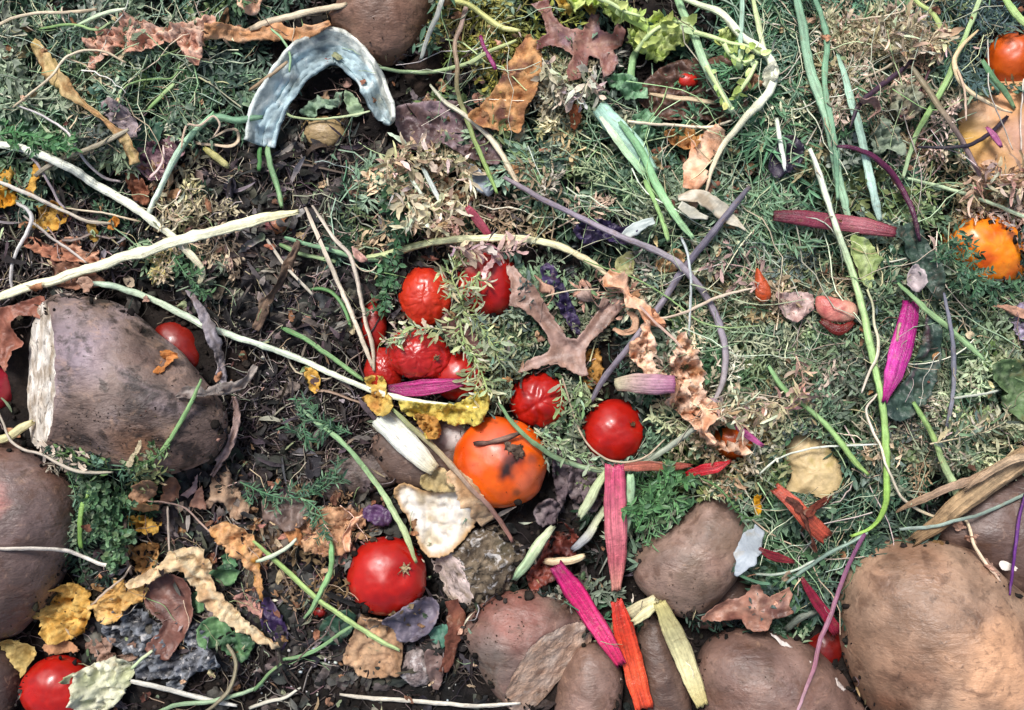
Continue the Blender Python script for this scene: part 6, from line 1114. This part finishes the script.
st('green stalk standing out of the leaf tuft on the huge cut sweet potato', [(200, 380), (194, 396), (187, 410), (174, 432), (158, 455)], [3, 4.5, 5, 5, 4], ['6c8c5c', '7a9c64'], lift=2)
sprig('carrot_sprig', 'feathery tuft at the foot of the stalk on the huge cut sweet potato', 'carrot sprig', [(170, 444), (158, 456), (144, 464), (130, 470)], GP2+['8a9470'], leaf=6, gap=3, mat='green', sub=2, splen=12)
leaf('twisted olive leaf curl on the lower edge of the huge cut sweet potato', [(128, 462), (134, 448), (140, 440), (138, 452), (133, 466)], ['94886c', 'aca084'], 'dry', grid=1.6)
# right lower tomato corner leaf
leaf('pale green-white crinkled leaf lying over the corner tomato', [(71, 674), (84, 668), (100, 663), (116, 657), (126, 658), (132, 670), (130, 682), (124, 692), (114, 706), (100, 712), (84, 712), (78, 700), (80, 688)], ['b4b88c', 'ccccaa', 'd4d0b4', 'a8b078'], 'leaf', name='pale_leaf', crump=3, cscale=9, curl=3, lift=5, thick=.8)
st('short pale green stalk above the crinkled leaf', [(132, 668), (142, 658), (152, 650)], 4, ['9cac84', 'b4bc98'])
st('white stalk lying along the bottom edge right of the crinkled leaf', [(132, 681), (160, 688), (187, 695), (210, 700), (236, 705)], [6, 6.5, 6, 5], ['b4b0a4', 'c8c4b8'], lift=3)
st('greenish stalk along the bottom edge under the white one', [(158, 712), (180, 705), (205, 703), (230, 697), (262, 685)], [4, 5.5, 5, 4], ['748c6c', '94a888'], lift=2)
st('curved brown-green stalk crossing the bottom stalks', [(204, 712), (216, 704), (230, 688), (236, 664), (228, 645)], [4, 5, 5, 4], ['6c6450', '847c64'], lift=3)
st('yellow-green straight stalk slanting below the lone red tomato', [(254, 541), (270, 556), (289, 573), (306, 589), (323, 603), (343, 617), (363, 630), (381, 641), (399, 650)], [4, 5.5, 6, 6, 6, 6, 6, 5.5], ['8ca864', '94ac68', '9cb474', 'a0b47c'], n=12, lift=5, wob=.5)
st('upright curved green stalk left of the lone red tomato', [(326, 532), (332, 548), (331, 566), (325, 584), (316, 602), (304, 618)], [5, 6.5, 7, 7, 6, 4], ['64905c', '7ca46c', '84a474'], lift=3)
st('pale short curved stalk beside the upper orange-tan leaf', [(256, 561), (270, 557), (284, 550), (296, 539)], [4, 5, 5, 4.5], ['a8b498', 'bcc4ac'], lift=3)
st('thin green stalk in the soil under the yellow-green straight one', [(284, 660), (300, 656), (320, 648), (338, 636), (352, 626)], 4.5, ['64885c', '7c9c6c'], lift=1)
st('thin green stalk at the lower soil pile edge', [(254, 690), (268, 676), (280, 664)], 4, ['5c7c54', '7c9464'])
st('long pale stalk along the bottom edge below the tan peel', [(340, 694), (366, 698), (400, 700), (430, 702), (470, 706), (520, 704)], [4, 5, 5, 5, 4], ['b0a898', 'c4beb0'], lift=2)
st('short stalk lying in the potting soil at the bottom', [(250, 708), (268, 702), (284, 698), (300, 688)], [5, 5, 4, 3], ['a8a494', 'bcb8a8'], lift=2)
st('wiry brown root loop in the soil above the potting soil', [(298, 660), (312, 646), (326, 634), (334, 618), (342, 604)], 1.8, ['5c4c44', '786860'], lift=2)
# green needle sprigs centre-left and fern on tomatoes
NE = ['4a7050', '5c8460', '6c946c', '3c6048']
sprig('carrot_sprig', 'fine needle-leaved green sprig spreading left of the yellow leaf', 'carrot sprig', [(352, 434), (334, 426), (318, 420), (304, 422), (296, 434)], NE, leaf=9, gap=3, wide=.2, mat='green', sub=2, splen=22, lift=2)
sprig('carrot_sprig', 'needle-leaved green sprig curving above the tan torn leaf', 'carrot sprig', [(240, 482), (262, 492), (284, 498), (306, 496), (324, 488), (338, 476)], NE, leaf=9, gap=3, wide=.2, mat='green', sub=3, splen=20, lift=2)
sprig('carrot_sprig', 'needle-leaved sprig hanging down to the curved green stalk', 'carrot sprig', [(306, 500), (318, 510), (324, 522), (328, 536)], NE, leaf=8, gap=3, wide=.22, mat='green', sub=3, splen=14, lift=2)
sprig('carrot_sprig', 'dark green fern leaf hanging at the left of the top tomato', 'carrot sprig', [(394, 246), (396, 262), (390, 276), (386, 292), (380, 310)], ['3c6440', '4c7850', '5c8a5c'], leaf=8, gap=3, wide=.5, mat='green', sub=2, splen=11, lift=3)
sprig('carrot_sprig', 'dark green fern leaf beneath the dry beige herb', 'carrot sprig', [(384, 170), (392, 190), (396, 212), (392, 232)], ['2f5438', '3c6444'], leaf=9, gap=3, wide=.4, mat='green', sub=2, splen=16, lift=2)
FP = ['a4ac80', 'b8bc94', '8a9870', 'c4c8a8']
sprig('herb_sprig', 'main pale sage herb sprig running over the tomato cluster', 'herb sprig', [(480, 272), (470, 288), (460, 304), (460, 322), (464, 340), (474, 356), (482, 374), (488, 392)], FP, leaf=10.4, gap=3.5, wide=.45, w=3.2, stalkcol='8c9c64', sub=2, splen=16, lift=4)
sprig('herb_sprig', 'pale sage side sprig fanned over the upper right tomato', 'herb sprig', [(462, 300), (456, 288), (452, 276), (456, 266), (466, 262)], FP, leaf=10.4, gap=3, wide=.45, w=2, stalkcol='8c9c64', sub=2, splen=12, lift=4)
sprig('herb_sprig', 'curled pale herb leaf lying between the two wrinkled tomatoes', 'herb sprig', [(446, 330), (428, 328), (412, 330), (398, 336), (388, 342)], FP, leaf=11.7, gap=4, wide=.5, w=2, stalkcol='9ca078', sub=4, splen=10, lift=4)
sprig('herb_sprig', 'pale herb sprig branching right of the small chestnut leaf', 'herb sprig', [(464, 312), (476, 322), (486, 334), (494, 348), (500, 364)], FP+SAGE, leaf=10.4, gap=3.5, wide=.45, w=2, stalkcol='8c9c64', sub=2, splen=14, lift=3)
sprig('herb_sprig', 'short sage sprig resting on the right side of the creased tomato', 'herb sprig', [(560, 380), (562, 394), (560, 408)], ['a4b488', '8ca474'], leaf=10.4, gap=4, wide=.5, w=1.6, sub=0, lift=3)
sprig('herb_sprig', 'sage sprig between the creased tomato and the ringed tomato', 'herb sprig', [(580, 376), (582, 392), (578, 406), (574, 420)], ['8ca070', 'a4b48c', '6c885c'], leaf=10.4, gap=4, wide=.5, w=1.6, sub=2, splen=9, lift=3)
sprig('herb_sprig', 'sage sprig lying below the creased tomato', 'herb sprig', [(534, 432), (548, 440), (562, 446), (576, 456), (590, 460)], ['94a880', 'acb898', '7c9470'], leaf=9.1, gap=4, wide=.5, w=1.6, sub=2, splen=9, lift=3)
BP = ['c0b294', 'd2c6a8', 'dcd2ba', 'a8987c']
sprig('herb_sprig', 'beige dried herb sprig arching below the purplish leathery leaf', 'herb sprig', [(386, 172), (392, 160), (408, 158), (424, 160), (444, 158), (458, 164), (472, 174)], BP, leaf=14.3, gap=3.5, wide=.55, w=2.2, curl=.8, sub=3, splen=14, lift=4)
sprig('herb_sprig', 'beige dried herb sprig curling down from the arching one', 'herb sprig', [(388, 160), (388, 176), (398, 188), (410, 198), (424, 206), (440, 206), (452, 200)], BP, leaf=14.3, gap=4, wide=.55, w=2.2, curl=.8, sub=3, splen=14, lift=4)
sprig('herb_sprig', 'lowest beige dried herb sprig above the arching cream stalk', 'herb sprig', [(412, 200), (416, 214), (414, 226), (430, 222), (444, 224)], BP, leaf=13.0, gap=4, wide=.6, w=1.8, curl=.8, sub=3, splen=11, lift=3)
sprig('herb_sprig', 'curled whitish herb sprig under the purple-brown oak leaf', 'herb sprig', [(542, 58), (550, 72), (556, 88), (560, 104)], ['a49c84', 'c4beaa', 'b4ac94'], leaf=13.0, gap=3.5, wide=.6, curl=.9, sub=2, splen=10, lift=3)
sprig('herb_sprig', 'second whitish herb sprig right of the oak leaf point', 'herb sprig', [(594, 66), (590, 80), (584, 92), (580, 102)], ['b4ac9c', 'ccc6b8'], leaf=13.0, gap=3.5, wide=.6, curl=.9, sub=2, splen=10, lift=3)
sprig('herb_sprig', 'dry beige herb bundle spread in the top right tangle', 'herb sprig', [(904, 66), (912, 54), (922, 44), (934, 40), (944, 50)], BP+['a8806c'], leaf=15.6, gap=3, wide=.45, curl=.9, sub=2, splen=16, lift=5)
sprig('herb_sprig', 'dry beige curly leaves under the herb bundle', 'herb sprig', [(868, 50), (878, 40), (892, 34), (908, 30), (922, 24)], BP, leaf=13.0, gap=3.5, wide=.5, curl=.9, sub=2, splen=12, lift=4)
sprig('herb_sprig', 'beige dried herb mat next to the trailing peach leaf', 'herb sprig', [(716, 420), (734, 410), (752, 404), (772, 402), (788, 410)], BP+['b49488'], leaf=14.3, gap=3.5, wide=.4, curl=.8, sub=2, splen=20, lift=4)
sprig('herb_sprig', 'pale tangled herb sprig above the straw husks', 'herb sprig', [(930, 444), (950, 440), (970, 436), (990, 430), (1006, 422)], BP+SAGE, leaf=13.0, gap=4, wide=.4, curl=.8, sub=2, splen=20, lift=4)
sprig('herb_sprig', 'peach-beige dry herb heap below the squash flesh', 'herb sprig', [(968, 176), (984, 184), (1000, 180), (1016, 172), (1030, 182)], ['b09078', 'c8ac94', 'd4c0a8'], leaf=16.9, gap=3.5, wide=.5, curl=.9, sub=2, splen=16, lift=4)
sprig('herb_sprig', 'twiggy beige herb tuft beside the foot of the bent leek', 'herb sprig', [(158, 232), (164, 222), (172, 214), (182, 210)], BP, leaf=10.4, gap=3.5, wide=.35, sub=2, splen=14, lift=2)
sprig('herb_sprig', 'pinkish dried herb bits tucked under the arching cream stalk', 'herb sprig', [(450, 246), (464, 250), (480, 250), (500, 252), (516, 250)], ['b0948c', 'c8b0a4'], leaf=14.3, gap=4, wide=.6, curl=.8, sub=3, splen=8, lift=3)
sprig('carrot_sprig', 'bluish green frond arching over the split orange tomato', 'carrot sprig', [(930, 262), (946, 258), (962, 264), (974, 276), (984, 290)], ['3c6044', '4c7454', '5a8460'], leaf=7, gap=3, wide=.35, mat='green', sub=2, splen=16, lift=4)
sprig('carrot_sprig', 'bright green carrot frond between the mid sweet potato and the pink-red chard', 'carrot sprig', [(636, 532), (644, 516), (656, 500), (668, 488), (684, 478)], ['4c7c48', '64945c', '5c8c54'], leaf=9, gap=3, wide=.4, mat='green', sub=2, splen=18, lift=4)
sprig('carrot_sprig', 'fresh green frond tips beside the thick white stalk at the left', 'carrot sprig', [(-6, 136), (14, 132), (34, 136), (54, 140), (74, 140)], ['3f7040', '508450', '64945c'], leaf=9, gap=3, wide=.35, mat='green', sub=2, splen=16, lift=3)
sprig('carrot_sprig', 'green frond below the crossing of the cream and hooked stalks', 'carrot sprig', [(172, 252), (180, 266), (190, 280), (202, 296)], ['4a7048', '5c845c'], leaf=7, gap=3, wide=.35, mat='green', sub=2, splen=12, lift=2)
# curly greens
for L_, o_ in (('tight curly green parsley clump beside the green upright stalk', (104, 512, 20, 18)), ('lower curly green parsley clump over the dark gap', (106, 544, 18, 18))):
    sprig('parsley', L_, 'parsley', [(o_[0]-o_[2], o_[1]), (o_[0]-4, o_[1]-o_[3]*.7), (o_[0]+o_[2]*.8, o_[1]-3), (o_[0], o_[1]+o_[3]*.8)], ['3c5c3c', '4c704c', '5f8458', '749468'], leaf=6, gap=2, wide=.8, mat='green', curl=1., sub=1, splen=14, lift=3)
# last thin scatter over everything but the bare fruit
x, y = uni(260); x2, y2 = multi([(250, 560, 150, 90, 30), (300, 250, 130, 110, 40), (120, 180, 120, 100, 40), (850, 250, 160, 200, 90)]); x, y = np.r_[x, x2], np.r_[y, y2]
g1 = strands(x, y, ['a8977c', 'c0b196', '8d7c66', 'd0c4ae', '75655a', '7c9464', '94a480', '5c4c44'], (10, 48), (.25, .7), .5, 4., cull=.62)
stuff('thin_litter', 'short thin stalk bits and rootlets lying loose on top of the scraps', 'thin litter', g1, 'stem', -2)
x, y = multi([(130, 430, 70, 25, 260), (190, 420, 40, 40, 120), (100, 330, 60, 40, 30), (490, 630, 35, 30, 120), (760, 690, 60, 40, 30), (880, 690, 40, 30, 40), (690, 590, 30, 20, 40), (50, 600, 30, 30, 60), (385, 40, 40, 30, 40), (500, 460, 40, 40, 14), (400, 340, 60, 60, 30)])
CL = CLEAR.copy(); CLEAR[:] = False
stuff('soil_specks', 'specks of soil stuck on the sweet potatoes and tomatoes', 'soil specks', crumbs(x, y, ['2a1f18', '38291f', '4a382c', '6a5848'], (.25, .95)), 'soil', 0)
CLEAR[:] = CL
x, y = multi([(850, 300, 170, 200, 34), (720, 200, 100, 120, 16), (800, 80, 90, 80, 14), (960, 120, 70, 110, 20), (120, 90, 120, 60, 20), (600, 170, 90, 70, 16), (480, 60, 60, 50, 10), (820, 520, 90, 50, 14)])
stuff('pale_strands', 'long pale threads of stalk trailing over the carrot leaves', 'pale strands', strands(x, y, ['b4c09c', 'c8ccb0', '9cb088', 'd0d0bc', '8ca47c', 'b0a890'], (50, 150), (.45, 1.15), .5, 7., cull=.8), 'stem', -2)
x, y = uni(420); g2 = scraps(x, y, ['8f6a4c', 'a5805c', '7a5540', 'b8977a', '6b4a3c', 'c8b08c', '8a9470', '4c5c44'], (4, 12), (.25, .8), .45, 3.)
stuff('leaf_crumbs', 'tiny curled leaf crumbs lying on the uppermost layer', 'leaf crumbs', g2, 'dry', -2)

GROUPS = {'sweet potato': 'sweet potatoes in the heap', 'tomato': 'tomatoes in the heap', 'leaf': 'loose fallen leaves', 'oak leaf': 'oak leaves', 'stalk': 'loose stalks and roots', 'chard stalk': 'cut chard stalks', 'herb sprig': 'dried herb sprigs', 'celery leaf': 'celery leaves', 'carrot sprig': 'green carrot sprigs', 'peel': 'vegetable peels', 'husk': 'dry husks', 'squash piece': 'squash pieces', 'parsley': 'parsley clumps', 'beet leaf': 'beet leaves', 'cabbage leaf': 'cabbage scraps', 'scar': 'white skin scars', 'celery stalk': 'celery stalk pieces', 'onion skin': 'onion skins'}
for o in list(COL.objects):
    if o.parent is None and o.get('category') in GROUPS and not o.get('kind'): o['group'] = GROUPS[o['category']]

# ================================================================ camera and light
cam = bpy.data.cameras.new('camera'); co = bpy.data.objects.new('camera', cam); COL.objects.link(co)
co.location = (0, 0, HC*.001); cam.sensor_width = 36; cam.lens = 36*HC/1024; cam.clip_start = .01; cam.clip_end = 100
sc.camera = co
w = bpy.data.worlds.new('World'); sc.world = w; w.use_nodes = True; nt = w.node_tree
bg = nt.nodes['Background']; sk = nt.nodes.new('ShaderNodeTexSky'); sk.sky_type = 'NISHITA'; sk.sun_disc = False; sk.air_density = 1.; sk.dust_density = 4.; sk.ozone_density = .8; sk.altitude = 0
EL, AZ = math.radians(58), math.radians(-25)      # sun high, from the top left of the picture
sk.sun_elevation = EL; sk.sun_rotation = AZ
nt.links.new(sk.outputs[0], bg.inputs['Color']); bg.inputs['Strength'].default_value = .10
sl = bpy.data.lights.new('sun', 'SUN'); sl.energy = 2.6; sl.angle = math.radians(14); sl.color = (1, .99, .98)
so = bpy.data.objects.new('sun', sl); COL.objects.link(so); so.location = (0, 0, 3)
d = Vector((math.sin(AZ)*math.cos(EL), math.cos(AZ)*math.cos(EL), math.sin(EL)))
so.rotation_euler = d.to_track_quat('Z', 'Y').to_euler()
vs = sc.view_settings; vs.view_transform = 'Standard'; vs.look = 'None'; vs.gamma = 1; vs.use_curve_mapping = False; vs.exposure = .48
sc.cycles.max_bounces = 6; sc.cycles.use_denoising = True
